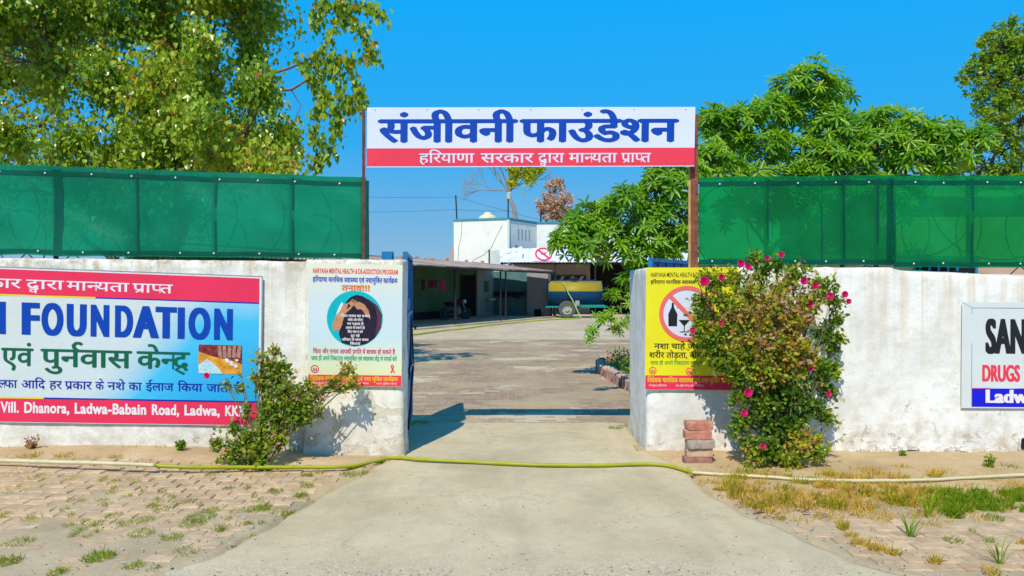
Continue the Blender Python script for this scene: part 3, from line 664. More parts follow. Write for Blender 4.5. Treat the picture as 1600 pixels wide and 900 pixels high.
Sx.finish(lb, {'w': ('sheet', m_white), 'f': ('blue_panel', m_fade), 'r': ('crimson_band', m_pinkred), 'y': ('yellow_line', M('yellow_print', (.75, .65, .02), .5, .05, 3, 0)), 'bl': ('blue_line', m_navy),
    'b': ('blue_lettering', m_blue), 'g': ('green_lettering', m_green_t), 'n': ('navy_lettering', m_navy), 't': ('white_lettering', m_wtext),
    'p0': ('printed_picture', M('maroon_print', (.20, .03, .03), .5, .8, 30, 0)), 'p1': ('picture_heap', M('pale_heap_print', (.45, .66, .70), .5, .3, 40, 0)),
    'p2': ('picture_ground', M('ochre_print', (.75, .32, .03), .5, .4, 18, 0)), 'p3': ('picture_fingers', M('finger_print', (.42, .22, .18), .5, .5, 40, 0)), 'p4': ('picture_pills', m_white)})
MB().grid(lambda u, v: Sx.at(-400 + 810 * u, 411 - .6 + 1.5 * v, 2), 80, 1).build('top_batten', m_galv, lb)
MB().grid(lambda u, v: Sx.at(409.5 + 2 * u, 411 + 255 * (1 - v), 2), 1, 20).build('side_batten', m_galv, lb)

# ---------------------------------------------------------------- banner on the right wall
Yq = 6.725
Sr = Sign((1503, 472, 1850, 638), [P(1503, 472, Yq), P(1850, 474, Yq), P(1850, 640, Yq), P(1502, 637.5, Yq)])
rb = thing('wall_banner', (4.8, 6.72, .4), 'white banner with black, red and blue lettering hanging on the right wall', 'banner')
Sr.rect('w', 1503, 472, 1850, 638, 0); Sr.rect('b', 1519, 607, 1846, 636, 1)
Sr.line('g', [(1519, 636), (1519, 560), (1519, 481)], .8, 1); Sr.line('g', [(1519, 481), (1700, 481), (1846, 481)], .8, 1); Sr.line('g', [(1519, 481), (1503.5, 472.5)], .7, 1)
Sr.line('r', [(1519, 607), (1846, 607)], 1.2, 2)
Sr.text('k', 'SANJIVANI', 1541, 1700, 551, 52, 2, off=.018, bold=.058); Sr.text('r', 'DRUGS', 1535, 1594, 595.5, 25, 2, off=.015, bold=.05); Sr.text('t', 'Ladwa', 1540, 1620, 629, 20, 3, off=.015, bold=.045)
Sr.finish(rb, {'w': ('sheet', M('grey_white_flex', (.64, .69, .69), .45, .04, 3, .1)), 'b': ('blue_band', M('royal_blue_print', (.008, .01, .62), .45, .05, 4, 0)), 'g': ('printed_border', m_galv), 'k': ('black_lettering', m_black), 'r': ('red_lettering', m_red), 't': ('white_lettering', m_wtext)})

# ---------------------------------------------------------------- posters on the gate pillars
def emblem(S_, key, cx, cy, r, k):
    S_.ring(key, cx, cy, r, r * .22, k, 20)
    for a in range(3): S_.ell(key, cx + (a - 1) * r * .38, cy - r * .25 + abs(a - 1) * 1, r * .16, r * .16, k, 8); S_.poly(key, [(cx + (a - 1) * r * .38 - r * .16, cy + r * .5), (cx + (a - 1) * r * .38 + r * .16, cy + r * .5), (cx + (a - 1) * r * .38 + r * .12, cy), (cx + (a - 1) * r * .38 - r * .12, cy)], k)
m_pp, nt, b = newmat('poster_fade_print'); v = coords(nt); sep = nt.nodes.new('ShaderNodeSeparateXYZ'); lk(nt, v, sep.inputs[0])
mr = nt.nodes.new('ShaderNodeMapRange'); mr.inputs[1].default_value = .66; mr.inputs[2].default_value = 1.72; lk(nt, sep.outputs[2], mr.inputs[0])
lk(nt, ramp(nt, mr.outputs[0], [(0, (.74, .74, .34)), (.16, (.72, .76, .50)), (.4, (.56, .70, .74)), (.7, (.60, .70, .72)), (1, (.76, .76, .58))]).outputs[0], b.inputs['Base Color']); b.inputs['Roughness'].default_value = .4
Yp = 6.522
Sp = Sign((481, 410, 630, 605), [P(482, 411, Yp), P(629, 414, Yp), P(627.5, 604.5, Yp), P(481, 603, Yp)])
lp = thing('poster', (-1.4, 6.53, .65), 'pale green and blue poster of a crouched figure on the left gate pillar', 'poster', 'posters on the gate pillars')
Sp.rect('w', 481, 410, 630, 605, 0)
Sp.rect('r', 481.5, 587, 629.5, 604.5, 1)
Sp.text('tt', 'HARYANA MENTAL HEALTH & DE-ADDICTION PROGRAM', 488, 623, 425.5, 7.5, 2, off=.03)
Sp.text('n', 'हरियाणा मानसिक स्वास्थ्य एवं नशामुक्ति कार्यक्रम', 488, 622, 439.5, 7.5, 2, bold=.03)
Sp.text('o', 'तनाव!!!', 534, 579, 452.5, 8.5, 4, bold=.035)
cx, cy, R_ = 555, 497, 44.5
Sp.ell('c', cx, cy, R_, R_, 1, 48)
def inside(pts): return [(cx + (a - cx) * min(1, (R_ - .5) / max(1e-6, math.hypot(a - cx, b - cy))), cy + (b - cy) * min(1, (R_ - .5) / max(1e-6, math.hypot(a - cx, b - cy)))) for a, b in pts]
Sp.poly('d2', inside([(575, 465), (590, 475), (599, 490), (599, 512), (588, 528), (580, 500)]), 2)
Sp.poly('k', inside([(532, 505), (536, 488), (541, 470), (548, 463), (557, 459), (567, 461), (577, 467), (587, 478), (591, 495), (590, 530), (575, 538), (555, 542), (535, 536), (530, 522)]), 3)
Sp.poly('s', [(531, 478), (540, 474), (548, 470), (556, 473), (551, 478), (547, 484), (542, 492), (536, 505), (531, 516), (521, 517), (519, 508), (525, 492)], 4)
Sp.poly('s', [(553, 474), (562, 470), (570, 474), (577, 484), (580, 498), (573, 492), (566, 482), (558, 482)], 4)
for k in range(4): Sp.line('s', [(545 + k * 3, 474 + k * 1.2), (552 + k * 3.2, 466 + k * 1.6)], 1.8, 4.4)
Sp.poly('wf', inside([(525, 492), (529, 480), (534, 471), (537, 474), (531, 486)]), 5)
tx = ['चिंता तनाव का प्रभाव', 'व्यक्ति और परिवार', 'पर पड़ता है', 'तनाव से बचने के', 'लिए नशा न करें', 'दूर रहें', 'परिवार के साथ समय', 'बिताएं']
for k, t in enumerate(tx):
    w_ = [46, 24, 26, 30, 24, 14, 42, 16][k]; Sp.text('t', t, 556 - w_ / 2, 556 + w_ / 2, 494.5 + k * 6.3, 3.6, 6, bold=.03)
Sp.text('m', 'चिंता और तनाव आपकी प्रगति में बाधक हो सकते हैं', 489, 619, 553, 6.5, 2, bold=.025)
Sp.text('g', 'जल्द ही अपने निकटतम नशामुक्ति एवं स्वास्थ्य केंद्र से संपर्क करें', 486, 622, 564, 6.5, 2, bold=.025)
emblem(Sp, 'm', 492, 578, 6.5, 2)
Sp.line('rbn', [(613, 583), (615.5, 577), (617, 572), (615, 570), (613, 572), (615, 577), (618.5, 583)], 2, 2)
Sp.text('y', 'निदेशक मानसिक स्वास्थ्य एवं नशा मुक्ति कार्यक्रम', 485, 624, 596, 6, 2, bold=.03)
Sp.text('t', 'पंचकूला हरियाणा', 490, 525, 601.5, 2.6, 2); Sp.text('t', 'नशा मुक्ति केन्द्र', 590, 622, 601.5, 2.6, 2); Sp.text('t', 'स्वास्थ्य विभाग', 556, 578, 601.5, 2.6, 2)
m_ytext = M('yellow_lettering_print', (.80, .55, .02), .5, .05, 3, 0); m_mar = M('magenta_print', (.62, .03, .12), .5, .05, 3, 0)
_coral = M('coral_print', (.78, .05, .07), .5, .05, 3, 0)
Sp.finish(lp, {'tt': ('red_lettering', _coral), 'rbn': ('red_ribbon', _coral), 'w': ('sheet', m_pp), 'r': ('red_band', _coral), 'n': ('navy_lettering', M('violet_blue_print', (.03, .05, .52), .5, .05, 3, 0)), 'o': ('orange_lettering', M('orange_print', (.80, .18, .03), .5, .05, 3, 0)),
    'c': ('round_picture', M('teal_print', (.0, .44, .50), .5, .15, 3, 0)), 'd2': ('picture_shadow', M('plum_print', (.10, .03, .06), .5, .3, 6, 0)), 'k': ('picture_figure', M('dark_figure_print', (.018, .012, .028), .5, .5, 20, 0)), 's': ('picture_hands', M('skin_print', (.50, .24, .13), .5, .25, 22, 0)),
    'wf': ('picture_sleeve', m_white), 't': ('white_lettering', m_wtext), 'm': ('magenta_lettering', m_mar), 'g': ('green_lettering', M('mint_print', (.0, .38, .16), .5, .05, 3, 0)), 'y': ('yellow_lettering', m_ytext)})

Yp = 6.722
Sq = Sign((1008, 417, 1155, 611), [P(1010, 418, Yp), P(1154, 418, Yp), P(1154, 610, Yp), P(1007.5, 609, Yp)])
rp = thing('poster', (1.6, 6.73, .58), 'yellow poster with crossed out bottle and glass on the right gate pillar', 'poster', 'posters on the gate pillars')
Sq.rect('w', 1008, 417, 1155, 611, 0); Sq.rect('r', 1008.5, 588, 1154.5, 610.5, 1)
Sq.text('k', 'HARYANA MENTAL HEALTH & DE-ADDICTION PROGRAM', 1015, 1149, 432, 7, 2, off=.012); Sq.text('k', 'हरियाणा मानसिक स्वास्थ्य एवं नशामुक्ति कार्यक्रम', 1015, 1149, 443, 5.5, 2, bold=.02)
cx, cy = 1073, 490
Sq.ell('lav', cx, cy, 41, 41, 1, 48); Sq.ring('ring', cx, cy, 44, 6.5, 6, 56)
Sq.line('ring', [(1045, 461), (1073, 490), (1101, 519)], 6.5, 5)
Sq.poly('k', [(1044, 510), (1057.5, 510), (1058, 491), (1054.5, 484), (1052.5, 480), (1052, 473), (1049, 473), (1048.5, 480), (1046.5, 484), (1043.5, 491)], 3)
Sq.poly('k', [(1060, 500), (1078, 500), (1070, 509), (1068, 509)], 3); Sq.line('k', [(1069, 508), (1069, 518.5)], 1.6, 3); Sq.line('k', [(1062, 519), (1076, 519)], 1.4, 3)
Sq.poly('k', [(1082, 516), (1090, 516), (1090, 508), (1086, 503), (1082, 508)], 3)
for a in (1071, 1079, 1088, 1096): Sq.ell('k', a, 523 + (a % 3) * .4, 2.4, 1.5, 3, 10)
Sq.poly('wt', [(1058, 481), (1093, 479), (1093, 475.5), (1058, 477.5)], 3); Sq.poly('ring', [(1057, 477.6), (1064, 477.2), (1064, 480.6), (1057, 481)], 4)
for k in range(3): Sq.line('sm', [(1091 + k * 3, 474), (1093 + k * 3, 470), (1091 + k * 4, 466), (1097 + k * 4, 461)], 1.2, 3)
Sq.text('k', 'नशा चाहे जैसा भी हो', 1022, 1135, 546, 8.5, 2, bold=.02); Sq.text('k', 'शरीर तोड़ता, बीमारी लाता है', 1014, 1148, 560, 8.5, 2, bold=.02)
Sq.text('g', 'जल्द ही अपने निकटतम नशामुक्ति केंद्र से संपर्क करें', 1016, 1148, 571, 5.5, 2, bold=.02)
emblem(Sq, 'rd', 1020, 580.5, 6, 2); emblem(Sq, 'rd', 1078, 581.5, 6, 2); emblem(Sq, 'rd', 1136, 581.5, 6, 2)
Sq.text('y', 'निदेशक मानसिक स्वास्थ्य एवं नशा मुक्ति कार्यक्रम', 1012, 1150, 599, 7, 2, bold=.03); Sq.text('t', 'पंचकूला हरियाणा', 1014, 1042, 605.5, 2.8, 2); Sq.text('t', 'नशा मुक्ति केन्द्र स्वास्थ्य विभाग', 1056, 1100, 605.5, 2.8, 2)
Sq.finish(rp, {'w': ('sheet', M('yellow_sheet_print', (.80, .72, .02), .45, .05, 3, 0)), 'r': ('red_band', m_pinkred), 'k': ('black_lettering', m_black), 'lav': ('round_panel', m_lilac), 'ring': ('prohibition_ring', M('salmon_print', (.82, .15, .14), .5, .05, 3, 0)),
    'wt': ('cigarette', m_white), 'sm': ('smoke_lines', M('slate_print', (.05, .14, .2), .5, .05, 3, 0)), 'g': ('green_lettering', M('leaf_print', (.05, .38, .05), .5, .05, 3, 0)), 'rd': ('emblem', m_red), 'y': ('yellow_lettering', m_ytext), 't': ('white_lettering', m_wtext)})

# ---------------------------------------------------------------- gate leaves, hose, bricks
def gate_leaf(x0, y0, x1, y1, z0, z1, label, hinge_left=True):
    a = Vector((x0, y0, 0)); d = Vector((x1 - x0, y1 - y0, 0)); L = d.length; rz = math.atan2(d.y, d.x)
    t = thing('gate_leaf', (x0, y0, 0), label, 'gate', 'blue gate leaves'); t.rotation_euler = (0, 0, rz)
    def part(nm, boxes, m, bev=.004):
        mb = MB()
        for c, s_ in boxes: mb.box(c, s_)
        me = mb.mesh(nm, m); return link(nm, me, t)
    H = z1 - z0; zc = (z0 + z1) / 2
    for x in (.02, L - .02): part('frame_post', [((x, 0, zc), (.045, .045, H))], m_bluep)
    for z in (z0 + .02, z0 + .55, z0 + 1.15, z1 - .02): part('frame_rail', [((L / 2, 0, z), (L - .09, .043, .04))], m_bluep)
    part('sheet_panel', [((L / 2, .004, zc), (L - .08, .004, H - .07))], m_bluep)
    for k in range(5): part('picket', [((L * (k + 1) / 6, .0, z1 - .25), (.018, .018, .42))], m_bluep)
    mb = MB().tube([(.05, -.03, z0 + .06), (L - .05, -.03, z0 + .54)], .012, 5).tube([(.05, -.035, z0 + .54), (L / 2, -.035, z0 + 1.1), (L - .05, -.035, z0 + .56)], .008, 5)
    link('brace', mb.mesh('brace', m_dark), t)
    link('latch', MB().tube([(L * .75, -.05, z0 + 1.0), (L + .03, -.05, z0 + 1.0), (L + .03, -.05, z0 + .95)], .012, 6).mesh('latch', m_dark), t)
    return t
gate_leaf(-1.02, 7.02, -1.135, 8.25, .10, 1.86, 'blue steel gate leaf swung open behind the left poster pillar')
gate_leaf(1.50, 8.0, 2.25, 9.0, .10, 1.84, 'blue steel gate leaf folded back behind the right pillar')
hp = MB().span((-1.24, 7.0, 0), (-1.14, 7.10, 1.86)); tag(hp.build('gate_post', m_bluep, loc=(-1.2, 7.05, 0)), 'square blue steel post the left gate leaf hangs from', 'post')

def pathtube(name, pts, r, m, label, cat, group=None):
    # smooth the points
    P_ = [Vector(p) for p in pts]; out = []
    for i in range(len(P_) - 1):
        p0, p1, p2, p3 = P_[max(0, i - 1)], P_[i], P_[i + 1], P_[min(len(P_) - 1, i + 2)]
        for j in range(8):
            t = j / 8; out.append(.5 * ((2 * p1) + (p2 - p0) * t + (2 * p0 - 5 * p1 + 4 * p2 - p3) * t * t + (3 * p1 - 3 * p2 + p3 - p0) * t ** 3))
    out.append(P_[-1]); out = [p + Vector((0, .006 * N3(p.x * 6, 1), .002 * N3(p.x * 9, 4))) for p in out]
    o = MB().tube(out, r, 8).build(name, m, smooth=True, loc=out[len(out) // 2]); return tag(o, label, cat, group)
def hp_(px, py, dz=.0):
    y = gY(py); x = X(px, y); z = gz(x, y) if x < -1.2 else 0
    y = (EYE - z - dz) * F / (py - HY); return Vector((X(px, y), y, z + dz))
pathtube('garden_hose', [hp_(238, 727, .035), hp_(300, 730, .035), hp_(380, 730, .035), hp_(460, 730, .035), hp_(540, 729, .035), hp_(590, 720, .03), hp_(615, 715, .035), hp_(660, 718, .04), hp_(740, 722, .035), hp_(830, 726, .035), hp_(930, 727, .035), hp_(1000, 725, .035), hp_(1040, 727, .035), hp_(1072, 735, .035), hp_(1084, 739, .03)],
    .0155, m_hose, 'yellow green garden hose lying across the concrete ramp in front of the gate', 'hose')
pathtube('water_pipe', [hp_(-120, 716, .045), hp_(20, 720, .045), hp_(90, 722, .045), hp_(170, 724, .045), hp_(242, 727, .045)], .0155, m_pipe, 'bleached pale pipe lying along the foot of the left wall', 'pipe', 'pale pipes by the walls')
pathtube('water_pipe', [hp_(1082, 738, .04), hp_(1140, 742, .04), hp_(1200, 745, .04), hp_(1250, 749, .04), hp_(1350, 751, .04), hp_(1440, 750, .045), hp_(1520, 746, .045), hp_(1600, 742, .045), hp_(1760, 738, .045)], .0125, m_pipe, 'bleached pale pipe running through the dry grass by the right wall', 'pipe', 'pale pipes by the walls')
# a thin hose across the yard and up to the tanker
pathtube('yard_hose', [(-4.6, 22.0, .03), (-3.2, 24.0, .03), (-2.4, 26.5, .03), (-1.9, 27.4, .03), (-.9, 30.3, .03), (.4, 33.2, .03), (2.0, 36, .03), (3.0, 37.0, .03), (3.5, 37.9, .03)], .028, M('lime_hose', (.42, .52, .02), .5, .1, 5, 0), 'thin lime green hose lying across the far side of the yard', 'hose')

def roughbrick(k):
    mb = MB(); vs = {}; L, D, H = .232 + rnd.uniform(-.008, .006), .115, .072; n = (9, 5, 4)
    def V(i, j, l):
        if (i, j, l) not in vs:
            p = Vector(((i / n[0] - .5) * L, (j / n[1] - .5) * D, (l / n[2] - .5) * H)); ed = sum((i in (0, n[0]), j in (0, n[1]), l in (0, n[2])))
            if ed >= 2: p *= 1 - (.028 if ed == 2 else .06) * (.6 + 1.6 * abs(N3(p.x * 20 + k * 7, p.y * 20, p.z * 20)))
            p += Vector((N3(p.x * 22, p.y * 22, p.z * 22 + k * 5), N3(p.x * 22 + 9, p.y * 22, p.z * 22 + k), N3(p.x * 16, p.y * 16 + 5, k * 3))) * .0045
            vs[(i, j, l)] = len(mb.v); mb.v.append(tuple(p))
        return vs[(i, j, l)]
    for a, b, c in ((0, 1, 2), (1, 2, 0), (0, 2, 1)):
        for e in (0, n[c]):
            for i in range(n[a]):
                for j in range(n[b]):
                    q = []
                    for di, dj in ((0, 0), (1, 0), (1, 1), (0, 1)):
                        t = [0, 0, 0]; t[a] = i + di; t[b] = j + dj; t[c] = e; q.append(V(*t))
                    mb.f.append(tuple(q if (e > 0) == (c != 1) else q[::-1]))
    return mb
bx_, by_ = X(1091, 6.28), 6.28
lab = ['topmost reddish brick of the stack beside the right pillar', 'second brick from the top in the stack beside the right pillar', 'greyish middle brick of the stack beside the right pillar', 'pale brick second from the bottom of the stack by the pillar', 'bottom brown brick of the stack beside the right pillar']
bmat = [m_brick, m_brick, M('grey_brick', (.42, .34, .29), .9, .3, 14, .5, dirt=(.5, .3, .24), dscale=9), m_brick2, M('brown_brick', (.36, .18, .14), .9, .3, 14, .5, dirt=(.5, .38, .3), dscale=9)]
off_ = [(.006, .02, .16), (-.008, .0, -.05), (.010, -.012, .04), (.004, .01, -.03), (-.012, 0, .03)]
for k in range(5):
    z = .0375 + .075 * (4 - k) + .002
    o = roughbrick(k).build('brick', bmat[k])
    o.location = (bx_ + off_[k][0], by_ + off_[k][1], z); o.rotation_euler = (.0, .0 if k else .02, off_[k][2]); tag(o, lab[k], 'brick', 'bricks stacked beside the right pillar')

# ---------------------------------------------------------------- leaves and plants
def leafmesh(pos, dirs, nors, size, tmpl, tint, name, m, parent, kind=None):
    pos = np.asarray(pos, float); d = np.asarray(dirs, float); nn = np.asarray(nors, float); size = np.asarray(size, float)
    d /= np.linalg.norm(d, axis=1, keepdims=True) + 1e-9
    w = np.cross(d, nn); w /= np.linalg.norm(w, axis=1, keepdims=True) + 1e-9; nn = np.cross(w, d)
    tv, tf = tmpl; tv = np.asarray(tv, float); K = len(tv); N = len(pos)
    V = pos[:, None, :] + size[:, None, None] * (w[:, None, :] * tv[None, :, 0:1] + d[:, None, :] * tv[None, :, 1:2] + nn[:, None, :] * tv[None, :, 2:3])
    off = np.array(wbase(parent)) if parent is not None else np.zeros(3); V = V.reshape(-1, 3) - off
    loops = np.concatenate([np.array(f) for f in tf]); nf = len(tf); lens = np.array([len(f) for f in tf])
    L = (loops[None, :] + (np.arange(N) * K)[:, None]).reshape(-1)
    tot = np.tile(lens, N); st = np.concatenate([[0], np.cumsum(tot)[:-1]])
    me = bpy.data.meshes.new(name); me.vertices.add(N * K); me.vertices.foreach_set('co', V.reshape(-1).astype(np.float32))
    me.loops.add(len(L)); me.loops.foreach_set('vertex_index', L.astype(np.int32))
    me.polygons.add(N * nf); me.polygons.foreach_set('loop_start', st.astype(np.int32)); me.polygons.foreach_set('loop_total', tot.astype(np.int32))
    me.update(calc_edges=True); a = me.attributes.new('tint', 'FLOAT', 'FACE'); a.data.foreach_set('value', np.repeat(np.asarray(tint, float), nf).astype(np.float32))
    me.materials.append(m); me.validate(); o = link(name, me, parent)
    if kind: o['kind'] = kind
    return o
HEART = ([(0, 0, 0), (-.40, .18, .07), (-.38, .55, .05), (0, 1.25, -.06), (.38, .55, .05), (.40, .18, .07)], [(0, 3, 2, 1), (0, 5, 4, 3)])
LANCE = ([(0, 0, 0), (-.105, .4, .04), (-.10, .75, .0), (0, 1.05, -.12), (.10, .75, .0), (.105, .4, .04)], [(0, 3, 2, 1), (0, 5, 4, 3)])
OVAL = ([(0, 0, 0), (-.28, .3, .05), (-.24, .7, .03), (0, 1, -.03), (.24, .7, .03), (.28, .3, .05)], [(0, 3, 2, 1), (0, 5, 4, 3)])
TINY = ([(0, 0, 0), (-.3, .5, .05), (0, 1, 0), (.3, .5, .05)], [(0, 1, 2, 3)])
def uvec(n):
    v = nr.normal(size=(n, 3)); return v / (np.linalg.norm(v, axis=1, keepdims=True) + 1e-9)
def limb(mb, a, b, r0, r1, wob=.12, n=6, sides=5, sag=0):
    a = Vector(a); b = Vector(b); L = (b - a).length; pts = []; s = rnd.random() * 50
    for i in range(n + 1):
        t = i / n; e = math.sin(PI * t) * L * wob
        pts.append(a.lerp(b, t) + Vector((N3(t * 2, s) * e, N3(t * 2, s + 9) * e, N3(t * 2, s + 20) * e + sag * math.sin(PI * t) * L)))
    mb.tube(pts, [r0 + (r1 - r0) * i / n for i in range(n + 1)], sides, cap=False); return pts

m_peepal = leafmat('peepal_leaf', [(0, (.10, .20, .014)), (.35, (.24, .38, .02)), (.62, (.40, .50, .03)), (.82, (.46, .42, .02)), (.93, (.55, .34, .03)), (1, (.55, .18, .05))], .35, .3, .5)
m_alst = leafmat('alstonia_leaf', [(0, (.06, .19, .010)), (.4, (.16, .36, .012)), (.75, (.30, .50, .015)), (1, (.42, .56, .03))], .38, .32, .45)
m_fine = leafmat('fine_leaf', [(0, (.10, .20, .014)), (.5, (.24, .38, .02)), (.8, (.38, .46, .03)), (1, (.45, .42, .03))], .35)
m_rose = leafmat('rose_leaf', [(0, (.04, .10, .014)), (.25, (.09, .20, .014)), (.5, (.22, .34, .016)), (.68, (.48, .46, .02)), (.8, (.48, .28, .04)), (.92, (.34, .15, .08)), (1, (.48, .28, .19))], .35)
m_petal = leafmat('rose_petal', [(0, (.60, .01, .14)), (1, (.85, .04, .32))], .3, .5)
m_drytree = leafmat('dry_leaf', [(0, (.36, .19, .12)), (.5, (.60, .36, .24)), (1, (.70, .52, .44))], .25, .7)
m_yellowleaf = leafmat('yellow_green_leaf', [(0, (.28, .36, .01)), (1, (.65, .62, .02))], .4)
m_grass = leafmat('grass_blade', [(0, (.08, .18, .01)), (.4, (.22, .38, .012)), (.7, (.52, .46, .04)), (.85, (.72, .46, .08)), (1, (.80, .62, .26))], .35, .6, .2)

# --- the sacred fig behind the left net
YT = 12.5
pt = thing('fig_tree', (X(250, YT), YT, 0), 'tall leafy fig tree with heart shaped leaves behind the left net', 'tree')
base = Vector((X(250, YT), YT, 0)); mb = MB(); cl = []
blobs = []
for i in range(72):
    px = rnd.uniform(-160, 440); py = rnd.uniform(-120, 330)
    if px > 330 and py > 20 and rnd.random() < .15: continue
    lim = 425 + 12 * math.sin(py * .05)
    if py > 160: lim = 462 - (py - 160) * .05
    if px > lim - 30: px = lim - 30
    blobs.append((px, py, rnd.uniform(28, 52), YT + rnd.uniform(-1.6, 1.9)))
for (px, py, r) in ((400, 225, 42), (430, 240, 30), (445, 215, 22), (395, 80, 30), (405, 135, 26), (380, 20, 42), (330, -10, 50), (270, 60, 45), (60, 30, 45), (20, 210, 55), (110, 230, 52), (200, 235, 50), (300, 235, 52), (360, 245, 40), (240, 160, 50), (70, 110, 45), (0, 40, 45)):
    blobs.append((px, py, r, YT + rnd.uniform(-.8, 1.0)))
tr = limb(mb, base, base + Vector((.15, 0, 1.9)), .24, .19, .05, 6, 9)
forks = []
for (px, py, y) in ((60, 60, 12.2), (170, 20, 13.0), (330, 30, 12.3), (120, 180, 11.7), (390, 150, 12.6), (250, -40, 12.5), (-60, 130, 12.8), (330, 200, 13.2)):
    e = P(px, py, y + 1.3); pts = limb(mb, tr[-1 if rnd.random() < .6 else -2], e, .065, .022, .25, 9, 6); forks += pts[3:]
def nearest(p, L): return min(L, key=lambda q: (q - p).length)
pos = []; dr_ = []; tn = []; sz = []
for (px, py, r, y) in blobs:
    c = P(px, py, y); R = r / F * y
    pts = limb(mb, nearest(c, forks), c, .028, .010, .25, 5, 4)
    ns = int(10 + r * .45)
    bt = max(.2, min(.66, rnd.gauss(.40, .13)))
    for k in range(ns):
        d = Vector(uvec(1)[0]); e = c + d * R * (.4 + 1.25 * rnd.random())
        tw = limb(mb, pts[-1 - rnd.randrange(3)], e, .006, .003, .3, 3, 3, -.04)
        for j in range(40):
            t = rnd.random(); q = c.lerp(e, .25 + .85 * t) + Vector(uvec(1)[0]) * .17
            pos.append(q); dr_.append((rnd.gauss(0, .5), rnd.gauss(0, .5) - .1, -1 + rnd.gauss(0, .45))); sz.append(rnd.uniform(.045, .092)); tn.append(min(1, max(0, bt + rnd.gauss(0, .16) + (.42 if rnd.random() < .04 else 0))))
# the long outlying branch with hanging twigs on the right
outb = [[(415, 120), (460, 103), (500, 82), (535, 20), (545, -30)], [(418, 142), (455, 140), (490, 118), (520, 100), (555, 95)], [(490, 118), (505, 150), (495, 185), (500, 235), (498, 262)],
        [(500, 82), (540, 90), (560, 140), (565, 165)], [(535, 20), (560, 40), (580, 75), (582, 92)], [(520, 8), (500, 5), (495, 40)], [(535, 10), (570, 5), (598, 25)], [(520, 110), (540, 150), (548, 175)], [(455, 140), (470, 165), (460, 190), (465, 215)],
        [(508, 150), (525, 170), (530, 200), (512, 235)]]
for bi, br in enumerate(outb):
    yb_ = YT - .3; pp = [P(a, b_, yb_ + .1 * N3(a * .05, bi)) for a, b_ in br]
    sp = []
    for i in range(len(pp) - 1):
        for j in range(5): sp.append(pp[i].lerp(pp[i + 1], j / 5) + Vector((0, 0, .02 * N3(i + j * .3, bi))))
    sp.append(pp[-1]); r0 = .030 if bi < 2 else .011
    mb.tube(sp, [r0 + (.005 - r0) * i / (len(sp) - 1) for i in range(len(sp))], 5, cap=False)
    for i, q in enumerate(sp):
        if bi == 0 and i < 6: continue
        if bi == 1 and i < 9: continue
        if bi == 8: 
            if i < 8: continue
        for j in range(13 if bi != 8 else 2):
            pos.append(q + Vector(uvec(1)[0]) * rnd.uniform(.02, .19)); dr_.append((rnd.gauss(0, .35), rnd.gauss(0, .35), -1 + rnd.gauss(0, .3))); sz.append(rnd.uniform(.06, .11)); tn.append(min(1, max(0, .38 + rnd.gauss(0, .2) + (.4 if rnd.random() < .05 else 0))))
limb(mb, nearest(P(415, 120, YT - .3), forks), P(415, 120, YT - .3), .05, .030, .1, 5, 5); limb(mb, nearest(P(418, 142, YT - .3), forks), P(418, 142, YT - .3), .04, .03, .1, 5, 5)
mb.build('trunk', m_bark, pt, smooth=True)
nrm = uvec(len(pos)) + np.array([0, -.75, .45])
leafmesh(pos, dr_, nrm, sz, HEART, tn, 'crown', m_peepal, pt, None)

# --- trees with whorled leaves
def whorl_tree(label, base, blobs, r0, dens=1.0, leaf=.20, bias=0, name='alstonia_tree', trunk_h=1.6, cut=None, group=None):
    t = thing(name, base, label, 'tree', group); base = Vector(base); mb = MB()
    cs = [P(px, py, y) for px, py, r, y in blobs]; mean = sum(cs, Vector((0, 0, 0))) / len(cs)
    top = base + Vector(((mean.x - base.x) * .25, (mean.y - base.y) * .25, trunk_h)); tr = limb(mb, base, top, r0, r0 * .75, .05, 6, 8)
    main = list(tr[4:])
    for c in sorted(cs, key=lambda c: (c - top).length):
        pts = limb(mb, nearest(c, main), c, max(.018, r0 * .35), .018, .12, 5, 5); main += pts[1:]
    pos = []; dr_ = []; no = []; sz = []; tn = []
    for (px, py, r, y), c in zip(blobs, cs):
        R = r / F * y; n = int(dens * 46 * (R / .5) ** 2) + 4
        for k in range(n):
            d = Vector(uvec(1)[0]); d.z = d.z * .8 + .15; d.normalize()
            q = c + Vector((d.x * R, d.y * R, d.z * R * .85)) * (rnd.uniform(.6, 1.08)) + Vector(uvec(1)[0]) * .05
            ax = (d + Vector((0, -.2, .9)) + Vector(uvec(1)[0]) * .35).normalized()
            if rnd.random() < .7: mb.tube([c.lerp(q, .35), c.lerp(q, .7) + Vector((0, 0, -.03)), q], [.007, .006, .004], 3, cap=False)
            a = ax.cross(Vector((0, 0, 1))); a = a.normalized() if a.length > .01 else Vector((1, 0, 0)); b = ax.cross(a); nl_ = rnd.choice((6, 7, 7, 8, 9)); ph = rnd.random() * 6; tt = min(1, max(0, rnd.gauss(.45 + bias, .14))); ls = leaf * rnd.uniform(.8, 1.2)
            for lay in range(2):
                for j in range(nl_ if lay == 0 else 4):
                    th = ph + lay * .4 + 2 * PI * j / (nl_ if lay == 0 else 4); rad = a * math.cos(th) + b * math.sin(th)
                    dd = rad * (1 if lay == 0 else .6) + ax * rnd.uniform(.0, .4) * (1 if lay == 0 else 2.2) + Vector((0, 0, -.18))
                    pos.append(q + ax * .02 * lay); dr_.append(dd); no.append(ax - rad * .1 + Vector(uvec(1)[0]) * .15); sz.append(ls * rnd.uniform(.8, 1.1) * (1 if lay == 0 else .7)); tn.append(min(1, max(0, tt + rnd.gauss(0, .07) + .12 * lay)))
    mb.build('trunk', m_bark, t, smooth=True); leafmesh(pos, dr_, no, sz, LANCE, tn, 'crown', m_alst, t); return t
Ya = 13.0
